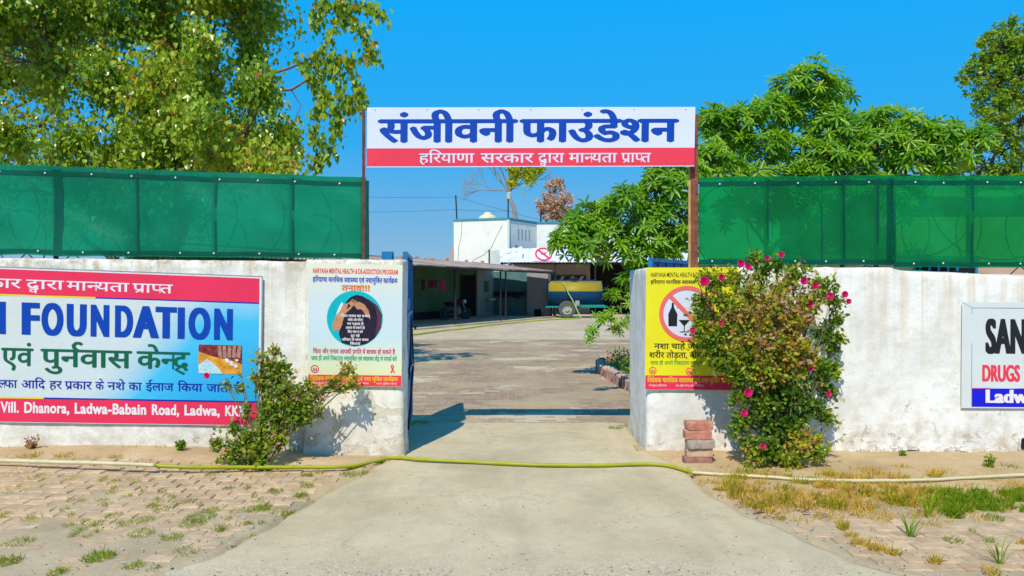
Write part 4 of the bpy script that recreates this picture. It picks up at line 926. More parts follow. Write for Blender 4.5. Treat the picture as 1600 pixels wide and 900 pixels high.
b1 = [(1270, 125, 34, Ya), (1300, 150, 32, Ya + .5), (1235, 140, 30, Ya), (1205, 175, 34, Ya - .2), (1250, 185, 42, Ya + .3), (1300, 200, 38, Ya), (1160, 185, 26, Ya - .3), (1150, 215, 28, Ya), (1190, 230, 36, Ya - .3),
      (1245, 240, 42, Ya), (1290, 250, 38, Ya - .2), (1130, 265, 34, Ya - .8), (1110, 190, 18, Ya), (1180, 285, 42, Ya - .4), (1240, 300, 45, Ya), (1290, 320, 40, Ya), (1160, 330, 40, Ya), (1105, 240, 26, Ya - .8), (1110, 180, 18, Ya - .3), (1120, 205, 20, Ya - .3)]
whorl_tree('bushy bright green tree rising highest behind the right net, next to the gate banner', (X(1240, Ya), Ya, 0), b1, .13, 1.5, .20)
b2 = [(1345, 200, 34, Ya + .6), (1385, 190, 32, Ya + .4), (1370, 230, 40, Ya), (1420, 210, 34, Ya), (1420, 250, 36, Ya), (1330, 250, 36, Ya), (1465, 225, 36, Ya), (1480, 205, 24, Ya), (1500, 240, 28, Ya), (1535, 215, 20, Ya - .2), (1470, 262, 22, Ya), (1345, 300, 42, Ya), (1400, 310, 42, Ya), (1510, 225, 22, Ya)]
whorl_tree('broad lower bright green tree behind the middle of the right net', (X(1385, Ya), Ya + .3, 0), b2, .12, 1.5, .20)
Yc = 12.0
b3 = [(1050, 285, 40, Yc), (1075, 270, 30, Yc), (1025, 300, 32, Yc), (1060, 330, 38, Yc), (1010, 340, 36, Yc), (975, 310, 24, Yc - .3), (955, 325, 26, Yc), (915, 335, 24, Yc), (935, 355, 30, Yc), (900, 365, 28, Yc - .2), (890, 390, 24, Yc - .3), (925, 392, 26, Yc - .4), (960, 370, 34, Yc), (985, 395, 34, Yc), (1030, 375, 36, Yc), (1070, 370, 30, Yc), (1000, 425, 22, Yc), (985, 440, 16, Yc), (1040, 400, 24, Yc), (1030, 268, 20, Yc), (880, 375, 18, Yc - .3)]
whorl_tree('spreading bright green tree leaning over the yard behind the right gate pillar', (X(1100, Yc), Yc + .3, 0), b3, .10, 1.25, .19)
b4 = [(945, 492, 15, 10.4), (925, 522, 13, 10.4), (965, 508, 14, 10.4), (985, 470, 18, 10.6), (960, 462, 14, 10.6), (990, 500, 13, 10.5), (1010, 480, 18, 10.6)]
whorl_tree('small leafy sapling reaching out from behind the right gate pillar', (X(1022, 10.5), 10.5, 0), b4, .022, 1.9, .105, .12, 'sapling', .55)

def fine_tree(name, label, base, blobs, r0, nleaf, lsize, m, trunk_h, tint=(.45, .2), tm=None, tmpl=OVAL, twig=.6, group=None):
    t = thing(name, base, label, 'tree', group); base = Vector(base); mb = MB(); cs = [P(px, py, y) for px, py, r, y in blobs]
    tr = limb(mb, base, base + Vector((0, 0, trunk_h)), r0, r0 * .7, .06, 6, 8); main = list(tr[4:])
    for c in sorted(cs, key=lambda c: (c - tr[-1]).length): main += limb(mb, nearest(c, main), c, max(.02, r0 * .3), .02, .15, 5, 4)[1:]
    pos = []; dr_ = []; sz = []; tn = []; A = sum(r * r for _, _, r, _ in blobs)
    for (px, py, r, y), c in zip(blobs, cs):
        R = r / F * y; n = int(nleaf * r * r / A); bt = rnd.gauss(tint[0], tint[1] * .6); K = max(6, n // 26)
        for k in range(K):
            e = c + Vector(uvec(1)[0]) * R * rnd.uniform(.5, 1.1)
            if rnd.random() < twig: mb.tube([c, c.lerp(e, .5) + Vector(uvec(1)[0]) * R * .08, e], [.014, .010, .005], 3, cap=False)
            for j in range(n // K):
                q = e + Vector(uvec(1)[0]) * R * .30 * rnd.random(); pos.append(q); dr_.append(uvec(1)[0] + np.array([0, 0, -.3])); sz.append(lsize * rnd.uniform(.7, 1.3)); tn.append(min(1, max(0, bt + rnd.gauss(0, tint[1]))))
    mb.build('trunk', tm or m_bark, t, smooth=True); leafmesh(pos, dr_, uvec(len(pos)) + np.array([0, -.5, .6]), sz, tmpl, tn, 'crown', m, t); return t
Yd = 21.0
b5 = [(1560, 75, 34, Yd), (1590, 60, 36, Yd), (1540, 120, 36, Yd), (1585, 130, 44, Yd), (1530, 100, 20, Yd), (1505, 122, 12, Yd), (1620, 90, 50, Yd), (1550, 170, 34, Yd), (1595, 190, 42, Yd), (1640, 160, 50, Yd), (1560, 215, 26, Yd), (1600, 250, 42, Yd), (1540, 258, 26, Yd + .5), (1510, 262, 18, Yd + .5), (1650, 240, 50, Yd), (1560, 290, 40, Yd), (1630, 40, 26, Yd), (1545, 60, 16, Yd)]
fine_tree('feathery_tree', 'tall fine leaved tree at the far right edge behind the net', (X(1610, Yd), Yd, 0), b5, .2, 22000, .10, m_fine, 3.2, (.42, .2))
# yellow, half bare tree behind the white building
Ye = 56
bt_ = thing('half_bare_tree', (X(803, Ye), Ye, 0), 'half bare tree with yellow green leaves on one side behind the white building', 'tree')
mb = MB(); tb = [Vector((X(806, Ye), Ye, 0)), P(806, 345, Ye), P(803, 325, Ye), P(797, 312, Ye), P(795, 300, Ye)]
mb.tube(tb, [.2, .18, .15, .13, .11], 7)
ends = []
def brt(a, d, L, r, dep):
    b_ = a + d * L; mb.tube([a, a.lerp(b_, .5) + Vector(uvec(1)[0]) * L * .06, b_], [r, r * .8, r * .6], 4, cap=False)
    if dep == 0: ends.append(b_); return
    for k in range(3 if dep > 1 else 4):
        dd = (d + Vector(uvec(1)[0]) * .48 + Vector((0, 0, .16))).normalized(); brt(a.lerp(b_, .55 + .45 * rnd.random() if k else 1), dd, L * rnd.uniform(.62, .85), r * .62, dep - 1)
for e, L, r in (((776, 278), 1, .07), ((812, 276), 1, .075), ((764, 298), 1, .05), ((795, 270), 1, .06), ((785, 268), 1, .05), ((820, 285), 1, .05)):
    a = tb[-1]; b_ = P(*e, Ye + rnd.uniform(-.6, .6)); mb.tube([a, a.lerp(b_, .5) + Vector((0, 0, .1)), b_], [r, r * .85, r * .7], 5, cap=False)
    d = (b_ - a).normalized()
    for k in range(3): brt(b_ if k else a.lerp(b_, .6), (d + Vector(uvec(1)[0]) * .45 + Vector((0, 0, .25))).normalized(), 1.0, r * .55, 4)
mb.build('trunk', m_deadwood, bt_, smooth=True)
pos = []; sz = []; 
for k in range(2600):
    c = rnd.choice(((805, 272, 12), (820, 268, 14), (835, 268, 12), (800, 285, 9), (828, 280, 12), (815, 262, 14), (845, 262, 8), (800, 262, 10), (838, 250, 14), (812, 245, 18)) + (((820, 300, 20),) if k % 9 == 0 else ()))
    q = Vector(uvec(1)[0]) * c[2] / F * Ye * rnd.random() ** .5; pos.append(P(c[0], c[1], Ye) + q); sz.append(rnd.uniform(.16, .28))
leafmesh(pos, uvec(len(pos)), uvec(len(pos)), sz, TINY, nr.rand(len(pos)), 'crown', m_yellowleaf, bt_)
Yf_ = 62
b6 = [(868, 300, 19, Yf_), (855, 318, 18, Yf_), (882, 318, 18, Yf_), (866, 325, 18, Yf_), (850, 325, 10, Yf_), (872, 290, 12, Yf_), (885, 335, 14, Yf_), (862, 340, 16, Yf_), (880, 350, 14, Yf_), (843, 322, 7, Yf_)]
fine_tree('withered_tree', 'cone shaped withered brown tree behind the white building', (X(868, Yf_), Yf_, 0), b6, .2, 6500, .17, m_drytree, 5.5, (.5, .25), m_deadwood, OVAL)

# --- rose bushes
def rose(label, base, stems, blobs, flowers, lsize=.034, dens=1.0, brown=.05, name='rose_bush', cat='bush'):
    t = thing(name, base, label, cat); base = Vector(base); mb = MB(); pos = []; dr_ = []; sz = []; tn = []; pts_all = []
    cs = [P(px, py, y) for px, py, r, y, *_ in blobs]; low = [c for c in cs]
    for (px, py, r, y, tint, dn), c in zip(blobs, cs):
        bpt = base + Vector((rnd.uniform(-.09, .09), rnd.uniform(-.05, .05), 0))
        mid = base.lerp(c, .5); mid.x = base.x + (c.x - base.x) * .35
        L = limb(mb, bpt, mid, .009, .007, .1, 4, 5); L2 = limb(mb, mid, c, .007, .004, .12, 4, 4)
        R = r / F * y; n = int(19 * dn * dens * (R / .1) ** 1.8) + 5
        for k in range(n):
            d = Vector(uvec(1)[0]); e = c + Vector((d.x * R, d.y * R * .8, d.z * R)) * rnd.uniform(.35, 1.12)
            if rnd.random() < .5: mb.tube([L2[-1 - rnd.randrange(3)], c.lerp(e, .6) + Vector(uvec(1)[0]) * .01, e], [.0030, .0025, .0015], 3, cap=False)
            dd = (e - c).normalized(); tt = (tint if tint < .78 else tint - .07) + rnd.gauss(0, .15)
            for j in range(6):
                q = e + Vector(uvec(1)[0]) * .028 - dd * .012 * j; pos.append(q); v = dd * .5 + Vector(uvec(1)[0]) * .8; dr_.append(v); sz.append(lsize * rnd.uniform(.65, 1.2)); tn.append(min(1, max(0, tt + rnd.gauss(0, .09) + (.35 if rnd.random() < brown else 0))))
    for st in stems:
        pp = [P(*q) for q in st]; mb.tube(pp, [.006 - .004 * i / (len(pp) - 1) for i in range(len(pp))], 4, cap=False)
        for k in range(int(6 * len(pp))):
            i = rnd.randrange(len(pp) - 1); q = pp[i].lerp(pp[i + 1], rnd.random()); pos.append(q + Vector(uvec(1)[0]) * .02); dr_.append(uvec(1)[0]); sz.append(lsize * rnd.uniform(.6, 1)); tn.append(rnd.choice((.3, .45, .62, .95)))
    mb.build('stems', m_stem, t, smooth=True)
    leafmesh(pos, dr_, uvec(len(pos)) + np.array([-.15, -.6, .7]), sz, OVAL, tn, 'foliage', m_rose, t)
    for (px, py, y, s) in flowers:
        s *= .72
        c = P(px, py, y); ps = []; ds = []; ns = []; ss = []
        for ring_, nn, up in ((0, 4, 1.6), (1, 6, .8), (2, 8, .25)):
            for k in range(nn):
                a = 2 * PI * k / nn + ring_; rad = Vector((math.cos(a), -.45, math.sin(a))); ps.append(c + Vector((0, -.004 * (2 - ring_), 0))); ds.append(rad.normalized() + Vector((0, -up * .6, .1))); ns.append((-rad * .6 + Vector((0, -1, .3)))); ss.append(s * (.55 + .22 * ring_))
        leafmesh(ps, ds, ns, ss, ([(0, 0, 0), (-.45, .4, .05), (-.4, .85, .1), (0, 1, .06), (.4, .85, .1), (.45, .4, .05)], [(0, 3, 2, 1), (0, 5, 4, 3)]), nr.rand(len(ps)), 'flower', m_petal, t)
    return t
y0 = 6.35
RB = [(1095, 475, 20, 6.4, .42, 1.0), (1110, 440, 24, 6.4, .45, .8), (1100, 500, 22, 6.4, .42, 1), (1130, 470, 30, 6.35, .52, 1.0), (1150, 435, 24, 6.4, .50, .7), (1190, 425, 24, 6.4, .38, .8), (1180, 405, 14, 6.4, .40, .8), (1215, 415, 16, 6.4, .34, .8), (1245, 430, 24, 6.35, .50, .7),
      (1285, 450, 24, 6.4, .48, .9), (1305, 470, 18, 6.4, .42, .9), (1310, 500, 16, 6.4, .32, .9), (1290, 520, 22, 6.4, .30, .9), (1300, 545, 15, 6.4, .26, .8), (1165, 500, 36, 6.25, .70, 1.3), (1130, 520, 28, 6.3, .50, 1), (1115, 550, 20, 6.35, .40, .9),
      (1205, 480, 38, 6.2, .80, 1.1), (1240, 500, 36, 6.2, .84, 1.2), (1200, 530, 40, 6.15, .82, 1.3), (1235, 545, 34, 6.2, .85, 1.1), (1165, 550, 30, 6.2, .58, 1.2), (1265, 560, 28, 6.25, .60, 1), (1190, 575, 34, 6.15, .56, 1.3), (1230, 580, 34, 6.2, .62, 1.2),
      (1285, 585, 24, 6.3, .34, 1), (1295, 610, 18, 6.35, .34, .8), (1150, 590, 22, 6.25, .30, 1), (1190, 620, 34, 6.2, .28, 1.2), (1235, 620, 34, 6.2, .22, 1.2), (1270, 635, 22, 6.3, .22, 1), (1160, 655, 22, 6.2, .30, 1.0), (1150, 668, 16, 6.2, .4, .9), (1200, 655, 26, 6.2, .20, 1.2), (1240, 665, 30, 6.2, .20, 1.1),
      (1250, 690, 26, 6.1, .72, 1.2), (1275, 690, 16, 6.15, .78, .9), (1200, 700, 24, 6.1, .30, 1.1), (1180, 715, 18, 6.1, .5, .9), (1235, 715, 24, 6.05, .6, 1.0), (1260, 470, 26, 6.3, .60, .9), (1225, 450, 26, 6.3, .66, .7), (1170, 460, 24, 6.3, .62, .8), (1210, 600, 40, 6.3, .15, 1.2), (1092, 515, 18, 6.4, .46, 1), (1105, 535, 18, 6.35, .42, 1), (1125, 570, 18, 6.3, .36, .9), (1300, 575, 18, 6.3, .40, .9), (1310, 530, 16, 6.4, .38, .9), (1290, 650, 18, 6.25, .36, .9), (1280, 710, 18, 6.1, .5, .8), (1165, 690, 20, 6.15, .38, .9), (1150, 620, 16, 6.2, .42, .8)]
FL = [(1157, 412, 6.3, .055), (1168, 417, 6.3, .05), (1100, 440, 6.25, .075), (1127, 434, 6.3, .05), (1116, 460, 6.3, .038), (1220, 398, 6.3, .045), (1198, 404, 6.3, .04), (1255, 439, 6.25, .058), (1273, 446, 6.25, .05), (1295, 463, 6.25, .06), (1319, 460, 6.3, .05), (1325, 471, 6.3, .042), (1264, 475, 6.25, .05), (1082, 516, 6.3, .045), (1168, 613, 6.05, .062), (1162, 645, 6.05, .052), (1191, 697, 6.0, .045), (1294, 616, 6.2, .04), (1266, 576, 6.15, .04), (1126, 505, 6.2, .04)]
stems = [[(1240, 700, 6.2), (1280, 680, 6.2), (1320, 655, 6.25)], [(1250, 710, 6.2), (1290, 700, 6.15), (1318, 682, 6.1)], [(1235, 650, 6.1), (1240, 600, 6.1), (1236, 560, 6.1)], [(1250, 640, 6.1), (1250, 600, 6.1)], [(1200, 420, 6.4), (1210, 400, 6.4), (1218, 396, 6.35)], [(1100, 480, 6.4), (1095, 450, 6.35), (1085, 430, 6.3)], [(1245, 440, 6.4), (1260, 415, 6.4), (1272, 425, 6.4)], [(1255, 430, 6.4), (1250, 402, 6.4)]]
rose('large rose bush with magenta flowers and many browned leaves against the right wall', (X(1222, 6.25), 6.25, 0), stems, RB, FL, dens=1.5, lsize=.042)
y1 = 6.2
LB = [(430, 575, 23, 6.3, 0.44, 1.57), (415, 600, 25, 6.3, 0.46, 1.57), (445, 610, 28, 6.25, 0.42, 1.80), (470, 625, 25, 6.25, 0.47, 1.57), (425, 635, 25, 6.2, 0.39, 1.80), (460, 650, 23, 6.2, 0.36, 1.80), (435, 665, 23, 6.2, 0.38, 1.57), (475, 655, 16, 6.2, 0.39, 1.57), (495, 620, 19, 6.3, 0.59, 1.35), (520, 600, 16, 6.3, 0.62, 1.35), (542, 580, 16, 6.3, 0.59, 1.35), (553, 600, 8, 6.3, 0.44, 1.12), (535, 605, 11, 6.3, 0.59, 1.12),
      (395, 680, 24, 6.05, .46, 1.0), (375, 690, 26, 6.0, .50, 1.1), (355, 705, 24, 6.0, .42, 1), (395, 705, 26, 6.0, .42, 1.1), (420, 690, 18, 6.05, .50, .9), (340, 690, 14, 6.0, .36, .6), (365, 670, 14, 6.0, .3, .4), (352, 600, 10, 6.3, .45, .35), (375, 605, 10, 6.3, .45, .35), (400, 590, 10, 6.3, .3, .4), (385, 640, 12, 6.2, .42, .3), (335, 690, 8, 6, .5, .5), (500, 645, 10, 6.25, .3, .5), (405, 720, 20, 5.98, .45, .9), (440, 585, 24, 6.28, .45, 1.1), (410, 560, 16, 6.3, .5, .8), (430, 550, 12, 6.3, .55, .7), (455, 640, 26, 6.2, .35, 1.2), (415, 655, 24, 6.2, .4, 1.2), (440, 690, 18, 6.15, .42, .9), (480, 600, 16, 6.3, .5, .8), (370, 718, 18, 5.98, .35, .9)]
LS = [[(400, 715, 6.1), (420, 640, 6.2), (430, 560, 6.3), (425, 545, 6.3)], [(405, 715, 6.1), (450, 660, 6.2), (500, 615, 6.3), (545, 575, 6.3)], [(395, 715, 6.1), (380, 640, 6.2), (352, 590, 6.25)], [(395, 715, 6.1), (360, 660, 6.1), (328, 680, 6.1)], [(380, 700, 6.1), (385, 620, 6.25), (372, 575, 6.3)], [(500, 615, 6.3), (540, 610, 6.3), (562, 590, 6.3)]]
rose('straggly rose bush with one pink flower against the left wall beside the banner', (X(400, 6.1), 6.1, .04), LS, LB, [(324, 587, 6.2, .045)], dens=.82, lsize=.040, brown=.16)
pathtube('plant_stake', [P(416, 720, 6.2), P(416, 640, 6.2), P(417, 560, 6.3)], .006, m_deadwood, 'thin bare cane standing in the left rose bush', 'cane') if 0 else None

# --- grass and weeds
def blades(name, spots, m, kind='stuff', parent=None):
    pos = []; dr_ = []; no = []; sz = []; tn = []
    for (x, y, rx, ry, n, h, t, ts) in spots:
        for k in range(n):
            a = rnd.random() * 2 * PI; r = math.sqrt(rnd.random()); px_, py_ = x + math.cos(a) * r * rx, y + math.sin(a) * r * ry
            z = (gz(px_, py_) if px_ < 0 else 0) - .004
            pos.append((px_, py_, z)); l = rnd.gauss(0, .5); dr_.append((l, rnd.gauss(0, .45), 1)); no.append((rnd.gauss(0, 1), -1, rnd.gauss(0, .3))); sz.append(h * rnd.uniform(.5, 1.25)); tn.append(min(1, max(0, rnd.gauss(t, ts))))
    return leafmesh(pos, dr_, no, sz, ([(-.035, 0, 0), (.035, 0, 0), (.03, .5, .05), (0, 1, .22), (-.03, .5, .05)], [(0, 1, 2, 3, 4)]), tn, name, m, parent, kind)
sp = []
def tuft(px, py, rpx, n, h, t, ts=.12, el=.5):
    y = gY(py); x = X(px, y); sp.append((x, y, rpx / F * y, rpx / F * y * el * 2.2, n, h, t, ts))
for (px, py, r, n, h) in ((430, 770, 8, 90, .05), (410, 795, 10, 130, .055), (432, 800, 9, 90, .04), (455, 805, 9, 80, .05), (470, 775, 8, 90, .05), (480, 760, 7, 70, .05), (480, 745, 6, 50, .06), (590, 725, 8, 80, .06), (575, 740, 10, 110, .05), (545, 742, 10, 90, .05), (315, 810, 16, 230, .05), (300, 820, 14, 150, .045), (330, 800, 9, 90, .04), (270, 840, 12, 130, .045), (220, 835, 14, 160, .045), (225, 815, 12, 120, .04),
        (255, 800, 10, 100, .04), (195, 820, 9, 80, .04), (178, 810, 9, 80, .04), (240, 795, 9, 70, .04), (280, 790, 9, 70, .04), (345, 825, 10, 60, .04), (380, 820, 8, 60, .035), (125, 828, 9, 60, .035), (30, 848, 15, 110, .05), (155, 872, 16, 170, .07), (10, 880, 14, 120, .07), (90, 895, 10, 70, .06), (210, 885, 10, 90, .05), (240, 890, 8, 60, .04), (290, 862, 14, 60, .05), (370, 800, 10, 60, .04)):
    tuft(px, py, r * 1.5, int(n * 1.7), h * .62, .45)
for (px, py, r, n, h) in ((205, 720, 16, 90, .05), (250, 718, 12, 70, .05), (300, 715, 14, 90, .05), (180, 735, 10, 60, .04), (100, 735, 14, 80, .05), (50, 735, 16, 90, .05), (150, 745, 10, 50, .035), (230, 745, 8, 50, .035), (60, 765, 14, 60, .035), (110, 765, 10, 50, .03), (20, 780, 14, 60, .035), (180, 775, 10, 50, .03), (210, 765, 10, 50, .03), (130, 790, 8, 40, .03), (50, 815, 16, 70, .035), (10, 810, 12, 60, .035), (160, 790, 8, 40, .03), (500, 740, 8, 50, .04), (330, 750, 8, 30, .03), (15, 722, 14, 120, .05), (450, 735, 9, 50, .05), (385, 735, 9, 50, .04)):
    tuft(px, py, r, n, h, .66, .1)
sp2 = []
blades('grass', sp, m_grass); sp = []
# right side: dry straw belt and green patches
for k in range(130):
    px = rnd.uniform(1110, 1470); py = rnd.uniform(742, 795)
    lo = 770 + (px - 1110) * .25 if px < 1180 else 802 - abs(px - 1320) * .07
    if py > lo: py = rnd.uniform(742, min(lo, 795))
    if px < 1110 + (py - 742) * 1.2: px += 40
    tuft(px, py, rnd.uniform(8, 20), 115, rnd.uniform(.035, .085), .88 if rnd.random() < .62 else .66, .10, .35)
for (px, py, r, n, h) in ((1095, 745, 12, 130, .05), (1115, 758, 12, 140, .05), (1130, 768, 12, 130, .06), (1150, 778, 14, 140, .05), (1175, 792, 14, 110, .045), (1200, 800, 12, 90, .04), (1225, 812, 10, 60, .03), (1345, 850, 16, 150, .045), (1370, 858, 14, 150, .045), (1330, 838, 10, 90, .04), (1395, 866, 10, 90, .05), (1460, 880, 8, 60, .06), (1318, 825, 7, 60, .06), (1410, 735, 16, 120, .06), (1470, 740, 20, 120, .05), (1540, 752, 24, 140, .05), (1590, 760, 20, 120, .05), (1500, 760, 20, 100, .05), (1350, 738, 20, 140, .06), (1290, 740, 16, 120, .06), (1240, 738, 16, 120, .05), (1130, 735, 12, 70, .05), (1600, 850, 12, 80, .04), (1550, 895, 14, 60, .05)):
    tuft(px, py, r, n, h, .82, .1, .35)
blades('dry_grass', sp, m_grass); sp = []
for k in range(260):
    px = rnd.uniform(1085, 1620); py = rnd.uniform(738, 822)
    if py > 745 + (px - 1085) * .62 or rnd.random() < (py - 760) / 80: continue
    tuft(px, py, 18, 46, .045, .86, .10, .4)
blades('dry_grass', sp, m_grass); sp = []
for k in range(150):
    px = rnd.uniform(0, 600); py = rnd.uniform(718, 800)
    if rnd.random() < (py - 735) / 60: continue
    tuft(px, py, 12, 18, .028, .82, .12, .4)
for k in range(40): px = rnd.uniform(90, 480); tuft(px, rnd.uniform(765, 840), 7, 30, .035, .45, .12, .6)
blades('dry_grass', sp, m_grass); sp = []
for k in range(56):
    px = rnd.uniform(1450, 1640); py = rnd.uniform(768, 800); tuft(px, py, 12, 75, .06, .36, .12, .35)
for (px, py, r, n, h) in ((1490, 808, 9, 90, .09), (1550, 810, 16, 130, .035), (1490, 845, 14, 100, .03), (1545, 845, 9, 50, .03), (1580, 735, 12, 60, .07), (1470, 800, 14, 110, .04), (1520, 830, 6, 30, .03)):
    tuft(px, py, r, n, h, .34, .1)
blades('green_grass', sp, m_grass); sp = []
def bladeweed(px, py, h, n, label, tint):
    q = G(px, py); t = thing('grass_clump', q, label, 'grass', 'grass clumps on the right verge')
    pos = []; dd = []; no = []; sz = []; tn = []
    for k in range(n):
        a = rnd.random() * 6.28; pos.append(q + Vector((math.cos(a), math.sin(a), 0)) * .02 * rnd.random()); dd.append((math.cos(a) * rnd.random() * .8, math.sin(a) * rnd.random() * .8, 1)); no.append((-math.cos(a), -math.sin(a), .2)); sz.append(h * rnd.uniform(.4, 1.1)); tn.append(min(1, max(0, rnd.gauss(tint, .12))))
    leafmesh(pos, dd, no, sz, ([(-.02, 0, 0), (.02, 0, 0), (.02, .45, -.03), (.012, .75, -.13), (0, 1, -.28), (-.012, .75, -.13), (-.02, .45, -.03)], [(0, 1, 2, 6), (6, 2, 3, 5), (5, 3, 4)]), tn, 'blades', m_grass, t)
def weed(px, py, h, n, label, tint, dz=0, seed=0):
    y = gY(py); x = X(px, y); z = gz(x, y) if x < 0 else 0
    y = (EYE - z) * F / (py - HY); x = X(px, y)
    t = thing('weed_plant', (x, y, z), label, 'weed', 'weeds growing from the verge'); mb = MB(); pos = []; dd = []; sz = []; tn = []
    for k in range(n):
        a = rnd.random() * 2 * PI; e = Vector((x + math.cos(a) * h * .5 * rnd.random(), y + math.sin(a) * h * .35 * rnd.random(), z + h * rnd.uniform(.5, 1)))
        pts = limb(mb, (x, y, z - .01), e, .003, .0012, .2, 4, 3)
        for q in pts[1:]:
            for j in range(3): pos.append(q + Vector(uvec(1)[0]) * .006); dd.append(uvec(1)[0] * .7 + np.array([0, 0, .4])); sz.append(rnd.uniform(.018, .04)); tn.append(min(1, max(0, rnd.gauss(tint, .1))))
    mb.build('stems', m_stem, t); leafmesh(pos, dd, uvec(len(pos)) + np.array([0, -.5, .8]), sz, OVAL, tn, 'foliage', m_rose, t)
bladeweed(1422, 838, .20, 26, 'spindly green grass clump in the bare dirt right of the ramp, nearest the ramp', .3); weed(1548, 735, .13, 12, 'small leafy yellow green weed by the drain hole', .48); bladeweed(1316, 828, .13, 30, 'straw coloured grass clump beside the patch of straw near the ramp edge', .75) ; bladeweed(1450, 808, .22, 24, 'upright thin grass clump left of the green grass patch', .38); bladeweed(1562, 880, .17, 22, 'sparse grass clump at the lower right corner of the paving', .4)
weed(50, 706, .13, 9, 'dried grey weed against the foot of the left wall under the banner', .97); weed(282, 706, .09, 14, 'low green weed at the foot of the left wall near the rose bush', .38); weed(1410, 716, .06, 8, 'tiny weed on the cracked plinth of the right wall', .4)
# pebbles and litter
mb = MB()
def peb(mb, x, y, z, s):
    mb.box((x, y, z + s * .25), (s * rnd.uniform(.7, 1.3), s * rnd.uniform(.7, 1.2), s * .6), rnd.random() * 3, s * .14)
mats = [m_dark, m_conc, m_dirt]
for (nm, m_, n, rr) in (('gravel', M('stone_grey', (.30, .26, .21), .9, .4, 30, .2), 1500, (.003, .010)), ('gravel', M('stone_pale', (.56, .48, .38), .9, .3, 30, .2), 1300, (.003, .011))):
    mb = MB()
    for k in range(n):
        y = 3.6 + 1.7 * rnd.random() ** 2.6; x = rnd.gauss(0, 1.1) if rnd.random() < .8 else rnd.uniform(-3.4, 3.4); peb(mb, x, y, .012 + (.004 if y < 3.9 else 0), rnd.uniform(*rr))
    for k in range(n // 9):
        px = rnd.uniform(0, 1600); py = rnd.uniform(715, 900); q = G(px, py)
        if dlx(min(8, q.y)) < q.x < drx(min(8, q.y)) and rnd.random() < .7: continue
        peb(mb, q.x, q.y, (gz(q.x, q.y) if q.x < 0 else 0) + .0, rnd.uniform(*rr))
    tag(mb.build(nm, m_), kind='stuff')
mb = MB()
for k in range(420):
    px = rnd.choice((rnd.uniform(400, 620), rnd.uniform(1090, 1330), rnd.uniform(1130, 1300))); py = rnd.uniform(722, 735) if px < 700 else rnd.uniform(730, 812); q = G(px, py)
    if q.y > 6.6 or dlx(q.y) < q.x < drx(q.y): continue
    s = rnd.uniform(.015, .035); mb.add([(q.x, q.y, .012 + (gz(q.x, q.y) if q.x < 0 else 0)), (q.x + s, q.y + s * .2, .022), (q.x + s * 1.1, q.y + s * .8, .012), (q.x + .1 * s, q.y + s * .7, .018)], [(0, 1, 2, 3)])
tag(mb.build('fallen_leaves', M('dead_leaf', (.42, .24, .15), .9, .5, 12, 0)), kind='stuff')

# ---------------------------------------------------------------- open shed across the yard
m_shedw = M('green_limewash', (.07, .17, .09), .9, .25, 1.5, .2, dirt=(.08, .11, .09), dscale=2)
m_dado = M('dark_dado', (.05, .03, .03), .8, .4, 3, .1)
m_roof = M('weathered_asbestos', (.36, .28, .25), .9, .25, 2.2, .3, dirt=(.24, .19, .17), dscale=3)
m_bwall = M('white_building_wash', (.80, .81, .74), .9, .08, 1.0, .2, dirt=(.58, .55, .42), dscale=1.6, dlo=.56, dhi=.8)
m_teal = M('teal_trim', (.05, .28, .36), .6, .2, 3, .1)
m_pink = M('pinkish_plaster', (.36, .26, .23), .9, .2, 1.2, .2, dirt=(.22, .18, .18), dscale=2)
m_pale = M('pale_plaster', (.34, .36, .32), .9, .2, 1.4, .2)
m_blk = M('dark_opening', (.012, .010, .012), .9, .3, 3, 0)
class Fr:
    def __init__(s, o, u, hand=1):
        s.o = Vector((o[0], o[1], 0)); s.u = Vector((u[0], u[1], 0)).normalized(); s.n = Vector((-s.u.y, s.u.x, 0)) * hand
    def p(s, a, d, z): return s.o + s.u * a + s.n * d + Vector((0, 0, z))
    def box(s, mb, a0, a1, d0, d1, z0, z1):
        vs = [s.p(a, d, z) for a in (a0, a1) for d in (d0, d1) for z in (z0, z1)]
        f = [(0, 1, 3, 2), (4, 6, 7, 5), (0, 4, 5, 1), (2, 3, 7, 6), (0, 2, 6, 4), (1, 5, 7, 3)]
        mb.add(vs, f); return mb
    def a_at(s, px, d):                       # place along the line where a pixel column falls
        k = (px - 800) / F; o = s.o + s.n * d
        return (k * o.y - o.x) / (s.u.x - k * s.u.y)
SF = Fr((-2.52, 30.3), (.4316, .902))
sh = thing('open_shed', SF.p(0, 2, 0), 'long open fronted shed with weathered sheet roof on the left of the yard', 'shed')
DB = 3.6
for a in range(-12, 10, 1):                                       # one sheet a metre, laid side by side with laps
    mb = MB(); w = 1.06
    a1 = min(a + w, 10.75)
    mb.grid(lambda u, v, a=a, a1=a1: SF.p(a + (a1 - a) * u, -.35 + 2.15 * v, 2.44 + (a * .004) + .24 * v + .022 * math.sin(2 * PI * (a + (a1 - a) * u) / .176) + .010 * (a % 2)), 36, 1)
    mb.grid(lambda u, v, a=a, a1=a1: SF.p(a + (a1 - a) * u, 1.70 + 2.2 * v, 2.69 + (a * .004) + .24 * v + .022 * math.sin(2 * PI * (a + (a1 - a) * u) / .176) + .010 * (a % 2)), 36, 1)
    n_ = len(mb.v); mb.v += [(x, y, z - .03) for x, y, z in mb.v]; k = len(mb.f); mb.f += [tuple(i + n_ for i in reversed(f)) for f in mb.f[:k]]
    for r0 in (0, 74): mb.f += [(r0 + i, r0 + i + 1, r0 + i + 1 + n_, r0 + i + n_) for i in range(36)]
    mb.build('roof_sheet', m_roof, sh)
SF.box(MB(), -12, 10.7, -.25, -.19, 2.33, 2.40).build('eave_beam', m_dark, sh)
